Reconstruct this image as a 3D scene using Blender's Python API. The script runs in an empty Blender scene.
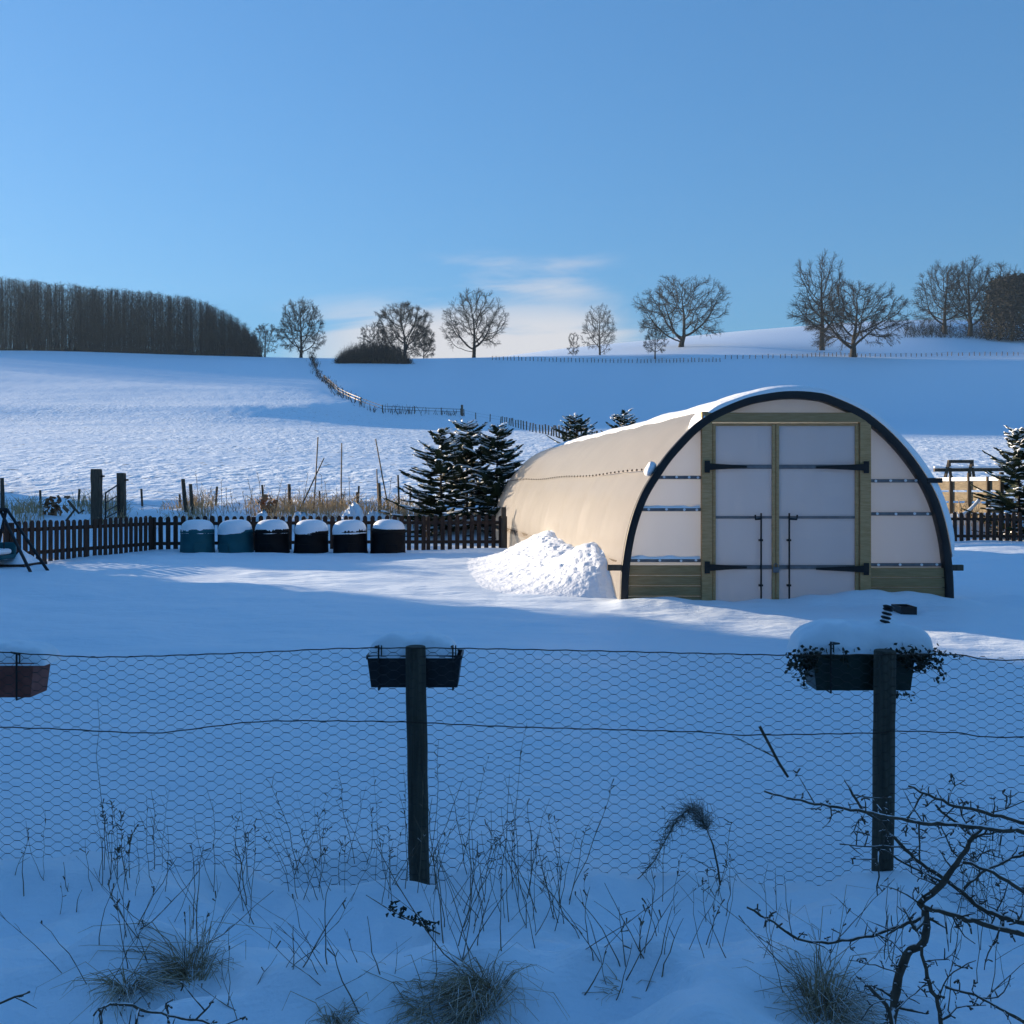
import bpy, math, random
import numpy as np
from mathutils import Vector
R = math.radians
random.seed(7)
rng = np.random.default_rng(7)
S = bpy.context.scene
COL = S.collection
CAMZ, F, HY = 1.6, 1000.0, 490.0
SUN_EL = R(9.5)
SUN_AZ = math.atan2(-0.83, 0.56)            # measured from +Y towards +X
SD = Vector((math.sin(SUN_AZ) * math.cos(SUN_EL), math.cos(SUN_AZ) * math.cos(SUN_EL), math.sin(SUN_EL)))

# ------------------------------------------------------------------ helpers
def tag(o, label=None, cat=None, group=None, kind=None):
    if label: o['label'] = label
    if cat: o['category'] = cat
    if group: o['group'] = group
    if kind: o['kind'] = kind
    return o

def empty(name, loc, label, cat, group=None):
    o = bpy.data.objects.new(name, None)
    o.location = loc; o.empty_display_size = 0.2
    COL.objects.link(o)
    return tag(o, label, cat, group)

def mesh_np(name, V, Q, smooth=False):
    V = np.asarray(V, dtype=np.float32); Q = np.asarray(Q, dtype=np.int32)
    n = Q.shape[1]
    me = bpy.data.meshes.new(name)
    me.vertices.add(len(V)); me.vertices.foreach_set('co', V.ravel())
    me.loops.add(Q.size); me.loops.foreach_set('vertex_index', Q.ravel())
    me.polygons.add(len(Q))
    me.polygons.foreach_set('loop_start', np.arange(0, Q.size, n, dtype=np.int32))
    me.polygons.foreach_set('loop_total', np.full(len(Q), n, dtype=np.int32))
    if smooth: me.polygons.foreach_set('use_smooth', np.ones(len(Q), dtype=bool))
    me.update(calc_edges=True)
    return me

def link(name, me, mat, parent=None):
    """world-space mesh -> object; child meshes keep world coordinates, moved into the parent's frame"""
    o = bpy.data.objects.new(name, me)
    if mat: me.materials.append(mat)
    COL.objects.link(o)
    if parent is not None:
        o.parent = parent
        me.transform(parent_inv(parent))
    return o

def parent_inv(p):
    from mathutils import Matrix
    m = Matrix.Translation(p.location)
    q = p
    while q.parent is not None:
        q = q.parent
        m = Matrix.Translation(q.location) @ m
    return m.inverted()

class MB:
    """collects polygons, boxes, tubes"""
    def __init__(s): s.v = []; s.f = []
    def add(s, vs, fs):
        b = len(s.v); s.v += [tuple(v) for v in vs]; s.f += [tuple(i + b for i in f) for f in fs]
    def box(s, x0, x1, y0, y1, z0, z1):
        vs = [(x, y, z) for z in (z0, z1) for y in (y0, y1) for x in (x0, x1)]
        s.add(vs, [(0,2,3,1),(4,5,7,6),(0,1,5,4),(1,3,7,5),(3,2,6,7),(2,0,4,6)])
    def px(s, x0, y0, x1, y1, d0, d1):
        """box given by image-plane measurements at the tunnel front plane (12 m)"""
        k = 0.012
        s.box((x0-512)*k, (x1-512)*k, d0, d1, CAMZ+(HY-y1)*k, CAMZ+(HY-y0)*k)
    def bar(s, a, b, w, h=None):
        a = Vector(a); b = Vector(b); h = h or w
        t = (b-a).normalized()
        up = Vector((0,0,1)) if abs(t.z) < 0.9 else Vector((0,1,0))
        x = t.cross(up).normalized()*w/2; y = t.cross(x).normalized()*h/2
        vs = [p+i*x+j*y for p in (a, b) for i, j in ((-1,-1),(1,-1),(1,1),(-1,1))]
        s.add(vs, [(3,2,1,0),(4,5,6,7),(0,1,5,4),(1,2,6,5),(2,3,7,6),(3,0,4,7)])
    def tube(s, pts, rad, n=6, cap=True):
        pts = [Vector(p) for p in pts]
        if not hasattr(rad, '__len__'): rad = [rad]*len(pts)
        t0 = (pts[1]-pts[0]).normalized()
        nx = t0.orthogonal().normalized()
        b = len(s.v)
        for i, p in enumerate(pts):
            t = (pts[min(i+1, len(pts)-1)] - pts[max(i-1, 0)]).normalized()
            nx = (nx - t*nx.dot(t)); nx = nx.normalized() if nx.length > 1e-6 else t.orthogonal().normalized()
            ny = t.cross(nx)
            for k in range(n):
                a = 2*math.pi*k/n
                s.v.append(tuple(p + (nx*math.cos(a)+ny*math.sin(a))*rad[i]))
        for i in range(len(pts)-1):
            for k in range(n):
                k2 = (k+1) % n
                s.f.append((b+i*n+k, b+i*n+k2, b+(i+1)*n+k2, b+(i+1)*n+k))
        if cap:
            s.f.append(tuple(b+k for k in reversed(range(n))))
            s.f.append(tuple(b+(len(pts)-1)*n+k for k in range(n)))
    def lathe(s, c, prof, n=28):
        b = len(s.v)
        for r, z in prof:
            for k in range(n):
                a = 2*math.pi*k/n
                s.v.append((c[0]+r*math.cos(a), c[1]+r*math.sin(a), c[2]+z))
        for i in range(len(prof)-1):
            for k in range(n):
                k2 = (k+1) % n
                s.f.append((b+i*n+k, b+i*n+k2, b+(i+1)*n+k2, b+(i+1)*n+k))
        s.f.append(tuple(b+k for k in reversed(range(n))))
        s.f.append(tuple(b+(len(prof)-1)*n+k for k in range(n)))
    def build(s, name, mat, parent=None, smooth=False, bevel=0):
        me = bpy.data.meshes.new(name)
        me.from_pydata(s.v, [], s.f)
        if smooth:
            me.polygons.foreach_set('use_smooth', np.ones(len(me.polygons), dtype=bool))
        me.update()
        o = link(name, me, mat, parent)
        if bevel:
            m = o.modifiers.new('bevel', 'BEVEL'); m.width = bevel; m.segments = 2; m.limit_method = 'ANGLE'
        return o

def segs_mesh(name, segs, n=3):
    """segs: array (N,8) p0 p1 r0 r1 -> open prisms"""
    A = np.asarray(segs, dtype=np.float64)
    p0, p1, r0, r1 = A[:,0:3], A[:,3:6], A[:,6], A[:,7]
    t = p1-p0; L = np.linalg.norm(t, axis=1, keepdims=True); t = t/np.maximum(L, 1e-9)
    ref = np.where(np.abs(t[:,2:3]) < 0.9, np.array([[0,0,1.]]), np.array([[1.,0,0]]))
    x = np.cross(t, ref); x /= np.maximum(np.linalg.norm(x, axis=1, keepdims=True), 1e-9); y = np.cross(t, x)
    V = []
    for p, r in ((p0, r0), (p1, r1)):
        for k in range(n):
            a = 2*math.pi*k/n
            V.append(p + (x*math.cos(a)+y*math.sin(a))*r[:,None])
    V = np.stack(V, axis=1).reshape(-1, 3)
    base = (np.arange(len(A))*2*n)[:,None]
    Q = []
    for k in range(n):
        k2 = (k+1) % n
        Q.append(np.concatenate([base+k, base+k2, base+n+k2, base+n+k], axis=1))
    return mesh_np(name, V, np.concatenate(Q, axis=0), smooth=True)

# ------------------------------------------------------------------ noise
def _h(ix, iy, s):
    n = (ix.astype(np.int64)*374761393 + iy.astype(np.int64)*668265263 + s*1442695041) & 0xffffffff
    n = ((n ^ (n >> 13))*1274126177) & 0xffffffff
    return ((n ^ (n >> 16)) & 0xffff)/65535.0
def vnoise(x, y, s=0):
    x = np.asarray(x, dtype=np.float64); y = np.asarray(y, dtype=np.float64)
    ix = np.floor(x); iy = np.floor(y); fx = x-ix; fy = y-iy
    fx = fx*fx*fx*(fx*(fx*6-15)+10); fy = fy*fy*fy*(fy*(fy*6-15)+10)
    a = _h(ix, iy, s); b = _h(ix+1, iy, s); c = _h(ix, iy+1, s); d = _h(ix+1, iy+1, s)
    return (a+(b-a)*fx)*(1-fy) + (c+(d-c)*fx)*fy - 0.5
def fbm(x, y, s=0, o=4):
    r = 0; a = 1.0
    for i in range(o):
        r = r + a*vnoise(x*2**i + 17.3*i, y*2**i - 9.1*i, s+i); a *= 0.5
    return r
def sstep(a, b, x):
    t = np.clip((np.asarray(x, dtype=np.float64)-a)/(b-a), 0, 1); return t*t*(3-2*t)
def splus(x, k):
    x = np.asarray(x)/k
    return k*np.where(x > 30, x, np.log1p(np.exp(np.minimum(x, 30))))

# ------------------------------------------------------------------ terrain
ND = np.array([-200, 1.2, 2.0, 2.6, 3.2, 3.8, 4.2, 5.0, 8, 11.5, 14, 25, 26.2, 27.6, 30.])
NZ = np.array([.40, .40, .35, .21, .05, -.12, -.13, -.09, .10, .27, .28, .29, .42, .84, 1.12])
_u = np.array([-1.2, -.52, -.2, -.05, .05, .13, .21, .29, .37, .44, .52, 1.2])
_t = np.array([.100, .110, .116, .128, .143, .153, .162, .169, .1745, .1755, .172, .172])
UK = np.linspace(-1.2, 1.2, 241); _k = np.exp(-np.linspace(-2.2, 2.2, 15)**2); _k /= _k.sum()
THK = np.convolve(np.pad(np.interp(UK, _u, _t), 7, mode='edge'), _k, mode='valid')
HOLLOW = [(-.90,2.78,.16),(-.08,2.62,.2),(-.24,2.58,.15),(.82,2.55,.17),(-.46,2.5,.1),(.3,2.7,.1)]
_bu = np.linspace(-1.2, 1.2, 121); _bv = np.interp(_bu, [-1.2,-.24,-.12,.0,.1,.3,1.2], [110,116,136,190,222,262,265])
_bv = np.convolve(np.pad(_bv, 4, mode='edge'), np.ones(9)/9, mode='valid')
def zf(x, y):
    x = np.asarray(x, dtype=np.float64); y = np.asarray(y, dtype=np.float64)
    z = np.interp(y, ND, NZ)
    far = y > 30
    d = np.maximum(y, 30.0)
    u = np.clip(x/d, -1.2, 1.2)
    b = np.interp(u, _bu, _bv) + np.clip((y-60)/60,0,1)*2.5*fbm(x*.03, y*0+1.7, 35, 2)
    zb = 1.6+.065*b
    s1 = (zb-1.12)/(b-30)
    cr = 292.0+32*sstep(-.12,-.34,u)
    zc = 1.6+(.1365+.003*np.sin(u*9))*cr
    s2 = (zc-zb)/(cr-b)
    th = np.interp(u, UK, THK)
    s3 = (1.6+th*450-zc)/(450-305.)
    s3b = np.where(s3 > .02, .03, s3); s3b = s3b*sstep(-.34,-.12,u)-.03*(1-sstep(-.34,-.12,u)); s3 = s3*sstep(-.34,-.12,u)-.03*(1-sstep(-.34,-.12,u))
    zt = 1.12 + s1*(d-30) + (s2-s1)*splus(d-b, 7.0) + (s3b-s2)*splus(d-cr, 4.0) \
        + (s3-s3b)*splus(d-308, 5.0) + (-.05-s3)*splus(d-455, 12.0)
    zt = zt + np.clip((d-60)/100, 0, 1)*1.0*fbm(x*.012, y*.012, 31, 2)
    zt = zt + .45*vnoise(x*.006, y*.085, 33)*sstep(100, 120, d)*(1-sstep(215, 240, d))*(1-sstep(-.25,-.15,u))
    lm = 1-sstep(-.22,-.06,u)
    zt = zt + lm*.65*np.exp(-((d-b-17)/11.)**2)*sstep(60, 90, d)
    z = np.where(far, zt, z)
    # ---- small relief
    r = np.hypot(x, y)
    gard = sstep(4.4, 6, y)*(1-sstep(25, 27, y))
    z = z + gard*(.055*fbm(x*.42, y*.6, 3, 2) + .046*fbm(x*1.0+y*.3, y*2.2, 5, 4))
    fld = sstep(29, 34, y)*(1-sstep(240, 300, y))
    z = z + fld*(.04*fbm(x*.3, y*.3, 9, 2)+.05*vnoise(x*1.1, y*1.0, 12)+.04*vnoise(x*2.1, y*1.5, 13))
    bank = (1-sstep(4.1, 5.2, y))*sstep(1.0, 1.8, y)
    z = z + bank*(.24*fbm(x*1.5, y*1.7, 21, 3) + .085*vnoise(x*4.3, y*4.3, 25) + .035*vnoise(x*10, y*10, 27))
    z = z + (.09+.12*vnoise(x*1.3, x*0, 29))*np.exp(-((y-3.93-.1*vnoise(x*.9, x*0, 30))/.24)**2)
    for tx_,ty_,tr_ in HOLLOW: z = z - .09*np.exp(-(((x-tx_)/tr_)**2+((y-ty_)/(tr_*.8))**2)) + .06*np.exp(-(((x-tx_-tr_*.6)/(tr_*1.3))**2+((y-ty_-tr_*1.4)/(tr_*.8))**2))
    z = z + .16*np.exp(-(((x+.62)/.32)**2+((y-4.0)/.22)**2))          # drift beside the first post
    z = z + .07*np.exp(-(((x-1.62)/.25)**2+((y-4.15)/.2)**2))
    z = z + .10*np.exp(-(((x+1.05)/.25)**2+((y-3.05)/.2)**2)) + .10*np.exp(-(((x+.05)/.3)**2+((y-2.9)/.2)**2))
    edge = sstep(24.5, 26, y)*(1-sstep(30, 33, y))
    z = z + edge*.22*fbm(x*.8, y*.9, 41, 3)
    # drift along the foot of the tunnel front and the picket fence
    z = z + .05*np.exp(-((y-11.75)/.35)**2)*sstep(.5, 1.5, x)*(1-sstep(5.6, 6.6, x))*(1+3.2*fbm(x*1.3, y*0, 77, 3))
    return z
def zg(x, y): return float(zf(np.array([x]), np.array([y]))[0])
def P(px, py, d): return Vector(((px-512)/F*d, d, CAMZ+(HY-py)/F*d))
_ds = np.geomspace(1.3, 700, 5000)
def hit(px, py, dmin=1.3):
    z = CAMZ+(HY-py)/F*_ds
    g = zf((px-512)/F*_ds, _ds)
    k = np.nonzero((g >= z) & (_ds >= dmin))[0]
    d = _ds[k[0]] if len(k) else _ds[-1]
    return Vector(((px-512)/F*d, d, CAMZ+(HY-py)/F*d))

# ------------------------------------------------------------------ materials
def mat(name, c1, c2=None, rough=.7, scale=8, bump=0, bscale=None, stretch=(1,1,1), spec=.3, detail=6, snow=0, metallic=0, bdist=.02):
    m = bpy.data.materials.new(name); m.use_nodes = True
    nt = m.node_tree; N = nt.nodes; L = nt.links
    bs = N['Principled BSDF']
    bs.inputs['Roughness'].default_value = rough
    bs.inputs['Specular IOR Level'].default_value = spec
    bs.inputs['Metallic'].default_value = metallic
    tc = N.new('ShaderNodeTexCoord'); mp = N.new('ShaderNodeMapping'); mp.inputs['Scale'].default_value = stretch
    L.new(tc.outputs['Object'], mp.inputs['Vector'])
    nz = N.new('ShaderNodeTexNoise'); nz.inputs['Scale'].default_value = scale; nz.inputs['Detail'].default_value = detail
    L.new(mp.outputs['Vector'], nz.inputs['Vector'])
    rp = N.new('ShaderNodeValToRGB')
    rp.color_ramp.elements[0].position = .3; rp.color_ramp.elements[1].position = .7
    c2 = c2 or c1
    rp.color_ramp.elements[0].color = (*c1, 1); rp.color_ramp.elements[1].color = (*c2, 1)
    L.new(nz.outputs['Fac'], rp.inputs['Fac'])
    col = rp.outputs['Color']
    if snow:                                   # frost lying on upward faces
        ge = N.new('ShaderNodeNewGeometry'); sx = N.new('ShaderNodeSeparateXYZ'); L.new(ge.outputs['Normal'], sx.inputs[0])
        n2 = N.new('ShaderNodeTexNoise'); n2.inputs['Scale'].default_value = 40; L.new(tc.outputs['Object'], n2.inputs['Vector'])
        ad = N.new('ShaderNodeMath'); ad.operation = 'ADD'; L.new(sx.outputs['Z'], ad.inputs[0]); L.new(n2.outputs['Fac'], ad.inputs[1])
        mr = N.new('ShaderNodeMapRange'); mr.inputs['From Min'].default_value = 1.5-snow; mr.inputs['From Max'].default_value = 1.65-snow
        L.new(ad.outputs[0], mr.inputs['Value'])
        mx = N.new('ShaderNodeMix'); mx.data_type = 'RGBA'; L.new(mr.outputs[0], mx.inputs['Factor'])
        L.new(col, mx.inputs['A']); mx.inputs['B'].default_value = (.75,.78,.82,1); col = mx.outputs['Result']
    L.new(col, bs.inputs['Base Color'])
    if bump:
        n3 = N.new('ShaderNodeTexNoise'); n3.inputs['Scale'].default_value = bscale or scale*3; n3.inputs['Detail'].default_value = 5
        L.new(mp.outputs['Vector'], n3.inputs['Vector'])
        bp = N.new('ShaderNodeBump'); bp.inputs['Strength'].default_value = bump; bp.inputs['Distance'].default_value = bdist
        L.new(n3.outputs['Fac'], bp.inputs['Height']); L.new(bp.outputs['Normal'], bs.inputs['Normal'])
    return m

def snow_ground_mat():
    m = bpy.data.materials.new('snow_ground'); m.use_nodes = True
    nt = m.node_tree; N = nt.nodes; L = nt.links; bs = N['Principled BSDF']
    bs.inputs['Roughness'].default_value = .5
    bs.inputs['Specular IOR Level'].default_value = .35
    tc = N.new('ShaderNodeTexCoord')
    def noise(scale, st, det=5, dist=0):
        mp = N.new('ShaderNodeMapping'); mp.inputs['Scale'].default_value = st
        L.new(tc.outputs['Object'], mp.inputs['Vector'])
        n = N.new('ShaderNodeTexNoise'); n.inputs['Scale'].default_value = scale; n.inputs['Detail'].default_value = det
        n.inputs['Distortion'].default_value = dist
        L.new(mp.outputs['Vector'], n.inputs['Vector']); return n.outputs['Fac']
    def math_(op, a, b=None, c=None):
        n = N.new('ShaderNodeMath'); n.operation = op
        for i, v in enumerate((a, b, c)):
            if v is None: continue
            if isinstance(v, (int, float)): n.inputs[i].default_value = v
            else: L.new(v, n.inputs[i])
        return n.outputs[0]
    def rng_(v, a, b, c=0, d=1):
        n = N.new('ShaderNodeMapRange'); n.inputs['From Min'].default_value = a; n.inputs['From Max'].default_value = b
        n.inputs['To Min'].default_value = c; n.inputs['To Max'].default_value = d
        L.new(v, n.inputs['Value']); return n.outputs[0]
    sx = N.new('ShaderNodeSeparateXYZ'); L.new(tc.outputs['Object'], sx.inputs[0])
    fine = noise(70, (1,1,1), 4)
    rip = noise(5, (.45,1.3,1), 5, .4)
    clod = noise(1.5, (1.3,1,1), 4, .3)
    tuft = noise(2.2, (1,1,1), 4)
    big = noise(.05, (.3,2.0,1), 3)
    fieldm = math_('MULTIPLY', rng_(sx.outputs['Y'], 29, 34), rng_(sx.outputs['Y'], 190, 120))
    mid = noise(20, (.6,1.5,1), 4, .3)
    h = math_('ADD', math_('ADD', math_('MULTIPLY', fine, .0045), math_('MULTIPLY', mid, .008)), math_('MULTIPLY', rip, .030))
    h = math_('ADD', h, math_('MULTIPLY', fieldm, math_('MULTIPLY', clod, math_('MULTIPLY', rng_(noise(.13, (.5,1.2,1), 3), .35, .65, .25, 1.35), .32))))
    bp = N.new('ShaderNodeBump'); bp.inputs['Strength'].default_value = .9; bp.inputs['Distance'].default_value = 1.0
    L.new(h, bp.inputs['Height']); L.new(bp.outputs['Normal'], bs.inputs['Normal'])
    # base: snow; in the ploughed field a few dark tufts and soil specks break through
    bare = math_('MULTIPLY', fieldm, rng_(math_('ADD', tuft, math_('MULTIPLY', big, .12)), .70, .76))
    mx = N.new('ShaderNodeMix'); mx.data_type = 'RGBA'; L.new(bare, mx.inputs['Factor'])
    mx.inputs['A'].default_value = (.77,.875,.96,1); mx.inputs['B'].default_value = (.16,.14,.10,1)
    L.new(mx.outputs['Result'], bs.inputs['Base Color'])
    return m

def snow_mat(name, bump=.5, bscale=12, dist=.02):
    return mat(name, (.80,.87,.93), (.84,.90,.95), rough=.5, scale=3, bump=bump, bscale=bscale, spec=.3, bdist=dist)

def sheet_mat(name, col, trans, tw, rough=.35, flutes=0, streak=0):
    """translucent plastic sheet: part reflects, part glows through from the far side"""
    m = bpy.data.materials.new(name); m.use_nodes = True
    nt = m.node_tree; N = nt.nodes; L = nt.links
    out = N['Material Output']; bs = N['Principled BSDF']
    bs.inputs['Roughness'].default_value = rough; bs.inputs['Specular IOR Level'].default_value = .35
    tc = N.new('ShaderNodeTexCoord')
    mp = N.new('ShaderNodeMapping'); mp.inputs['Scale'].default_value = (1.2,1.2,.25) if flutes else (1,.8,.12)
    L.new(tc.outputs['Object'], mp.inputs['Vector'])
    nz = N.new('ShaderNodeTexNoise'); nz.inputs['Scale'].default_value = 3.5; nz.inputs['Detail'].default_value = 7; L.new(mp.outputs['Vector'], nz.inputs['Vector'])
    rp = N.new('ShaderNodeValToRGB'); rp.color_ramp.elements[0].position = .3; rp.color_ramp.elements[1].position = .72
    k = 1-streak
    rp.color_ramp.elements[0].color = (col[0]*k, col[1]*k, col[2]*k, 1); rp.color_ramp.elements[1].color = (*col, 1)
    L.new(nz.outputs['Fac'], rp.inputs['Fac']); L.new(rp.outputs['Color'], bs.inputs['Base Color'])
    tr = N.new('ShaderNodeBsdfTranslucent'); tr.inputs['Color'].default_value = (*trans, 1)
    mx = N.new('ShaderNodeMixShader'); mx.inputs['Fac'].default_value = tw
    L.new(bs.outputs[0], mx.inputs[1]); L.new(tr.outputs[0], mx.inputs[2]); L.new(mx.outputs[0], out.inputs['Surface'])
    bp = N.new('ShaderNodeBump'); bp.inputs['Distance'].default_value = .01; bp.inputs['Strength'].default_value = .35
    if flutes:
        wv = N.new('ShaderNodeTexWave'); wv.bands_direction = 'X'; wv.inputs['Scale'].default_value = 30; wv.inputs['Distortion'].default_value = .1
        L.new(tc.outputs['Object'], wv.inputs['Vector']); L.new(wv.outputs['Fac'], bp.inputs['Height']); bp.inputs['Strength'].default_value = .12
    else:
        L.new(nz.outputs['Fac'], bp.inputs['Height'])
    L.new(bp.outputs['Normal'], bs.inputs['Normal']); L.new(bp.outputs['Normal'], tr.inputs['Normal'])
    return m

M = {}
M['ground'] = snow_ground_mat()
M['snow'] = snow_mat('snow_cap')
M['lump'] = snow_mat('slid_snow', .6, 26, .025)
M['cover'] = sheet_mat('tunnel_cover', (.46,.43,.395), (.92,.89,.84), .57, .33, streak=.16)
M['poly'] = sheet_mat('polycarbonate', (.68,.70,.74), (.72,.745,.79), .48, .3, flutes=1, streak=.08)
M['black'] = mat('black_plastic', (.012,.013,.015), (.022,.022,.024), rough=.45, scale=6, bump=.1)
M['iron'] = mat('black_iron', (.010,.010,.012), (.02,.018,.017), rough=.5, scale=30, bump=.2, bdist=.004)
M['galv'] = mat('galvanised_steel', (.13,.13,.14), (.20,.20,.21), rough=.5, scale=14, metallic=.4, bump=.1)
M['screw'] = mat('screw_cap', (.75,.76,.78), (.85,.85,.86), rough=.4)
M['green_wood'] = mat('treated_timber', (.42,.24,.10), (.56,.34,.17), rough=.8, scale=5, stretch=(2,2,14), bump=.4, bdist=.006)
M['green_board'] = mat('treated_boards', (.30,.185,.08), (.40,.26,.13), rough=.8, scale=5, stretch=(1.2,6,14), bump=.4, bdist=.006)
M['brown_wood'] = mat('brown_fence_timber', (.030,.018,.013), (.060,.034,.024), rough=.8, scale=6, stretch=(5,5,.8), bump=.4, bdist=.006)
M['post_wood'] = mat('weathered_post', (.050,.046,.036), (.105,.092,.066), rough=.85, scale=9, stretch=(5,5,.30), bump=1.0, bdist=.012)
M['old_wood'] = mat('old_grey_timber', (.060,.048,.036), (.11,.09,.065), rough=.9, scale=8, stretch=(4,4,.5), bump=.7, bdist=.01)
M['pale_wood'] = mat('pale_timber', (.12,.10,.068), (.23,.19,.13), rough=.8, scale=6, stretch=(1,1,6), bump=.4, bdist=.01)
M['teal'] = mat('teal_plastic', (.012,.085,.105), (.018,.11,.135), rough=.6, scale=4, spec=.12)
M['bin_black'] = mat('bin_black_plastic', (.005,.005,.006), (.009,.009,.010), rough=.6, scale=4, spec=.1)
M['wire'] = mat('dark_wire', (.018,.018,.020), (.065,.048,.038), rough=.55, scale=30, metallic=.3)
M['rust'] = mat('rusty_wire', (.035,.022,.015), (.07,.045,.03), rough=.8, scale=40)
M['terra'] = mat('terracotta_plastic', (.17,.050,.038), (.26,.085,.06), rough=.6, scale=20)
M['greenpot'] = mat('dark_green_plastic', (.008,.020,.014), (.014,.03,.02), rough=.4, scale=6)
M['bark'] = mat('bare_bark', (.012,.011,.010), (.024,.021,.018), rough=.9, scale=3, stretch=(1,1,.3))
M['twig'] = mat('bare_twigs', (.010,.009,.009), (.020,.018,.016), rough=.9, scale=1)
M['woodtwig'] = mat('woodland_twigs', (.008,.009,.011), (.018,.019,.021), rough=.9, scale=.2)
M['needle'] = mat('spruce_needles', (.010,.026,.012), (.028,.050,.020), rough=.7, scale=4)
M['straw'] = mat('dry_straw', (.36,.26,.14), (.55,.42,.24), rough=.85, scale=6)
M['deadstem'] = mat('dead_stem', (.075,.058,.042), (.18,.14,.09), rough=.9, scale=20, snow=.25)
M['deadgrass'] = mat('dead_grass', (.24,.175,.105), (.50,.38,.23), rough=.9, scale=15, snow=.28)
M['thorn'] = mat('frosted_branch', (.06,.046,.034), (.11,.085,.06), rough=.85, scale=25, bump=.6, bdist=.004, snow=.30)
M['leaf'] = mat('dark_leaf', (.010,.016,.008), (.030,.030,.014), rough=.6, scale=20)
M['hedge'] = mat('hedge_leaf', (.008,.018,.010), (.016,.032,.016), rough=.8, scale=5)

# ------------------------------------------------------------------ ground sheet
def ground():
    ang = np.concatenate([np.arange(-180, -36, 3.0), np.arange(-36, 36, .17), np.arange(36, 180, 3.0)])
    rr = np.concatenate([[.05], np.geomspace(.35, 620, 760)])
    A, Rr = np.meshgrid(np.radians(ang), rr, indexing='ij')
    X = Rr*np.sin(A); Y = Rr*np.cos(A); Z = zf(X, Y)
    V = np.stack([X, Y, Z], axis=-1).reshape(-1, 3)
    na, nr = len(ang), len(rr)
    i = np.arange(na)[:,None]; j = np.arange(nr-1)[None,:]; i2 = (i+1) % na
    Q = np.stack([i*nr+j, i*nr+j+1, i2*nr+j+1, i2*nr+j], axis=-1).reshape(-1, 4)
    o = link('snow_ground', mesh_np('snow_ground', V, Q[:, ::-1], True), M['ground'])
    tag(o, kind='structure')
    return o
ground()

# ------------------------------------------------------------------ polytunnel
ARCH = [(620,612),(620.5,594),(622,566),(628,530.6),(638.5,499),(652.7,474),(671,449),(702,419),(740,400.5),(768,393.8),(790,391.8),(812,393),
        (830,397),(864,413),(893,437),(917,466),(934.5,497),(945,532),(950,567),(951.5,599),(951.5,614)]
def resample(pts, n):
    pts = np.array(pts, dtype=float); m = len(pts)
    out = []
    for i in range(m-1):
        p0, p1, p2, p3 = pts[max(i-1,0)], pts[i], pts[i+1], pts[min(i+2,m-1)]
        for t in np.linspace(0, 1, 12, endpoint=False):
            out.append(.5*((2*p1)+(-p0+p2)*t+(2*p0-5*p1+4*p2-p3)*t*t+(-p0+3*p1-3*p2+p3)*t**3))
    out.append(pts[-1]); out = np.array(out)
    s = np.concatenate([[0], np.cumsum(np.linalg.norm(np.diff(out, axis=0), axis=1))])
    q = np.linspace(0, s[-1], n)
    return np.stack([np.interp(q, s, out[:,k]) for k in range(2)], axis=1)
AP = resample(ARCH, 97)
AX = (AP[:,0]-512)*.012; AZ = CAMZ+(HY-AP[:,1])*.012
tx = np.gradient(AX); tz = np.gradient(AZ); tl = np.hypot(tx, tz)
NX, NZ2 = -tz/tl, tx/tl            # outward normal
FY, TL, SK = 12.0, 13.7, -.132     # front plane, length, skew of the axis

def loft(offs_fn, vs, name, mat_, parent, smooth=True, cut=None):
    V = []; O = []
    for v in vs:
        off = offs_fn(v); O.append(off+np.zeros(97))
        V.append(np.stack([AX+NX*off+SK*v, np.full_like(AX, FY+v), AZ+NZ2*off], axis=1))
    V = np.array(V); nv, na = V.shape[:2]
    i = np.arange(nv-1)[:,None]; j = np.arange(na-1)[None,:]
    Q = np.stack([i*na+j, (i+1)*na+j, (i+1)*na+j+1, i*na+j+1], axis=-1).reshape(-1, 4)
    if cut is not None: Q = Q[(np.array(O).ravel()[Q] > cut).any(axis=1)]
    return link(name, mesh_np(name, V.reshape(-1, 3), Q, smooth), mat_, parent)

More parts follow.
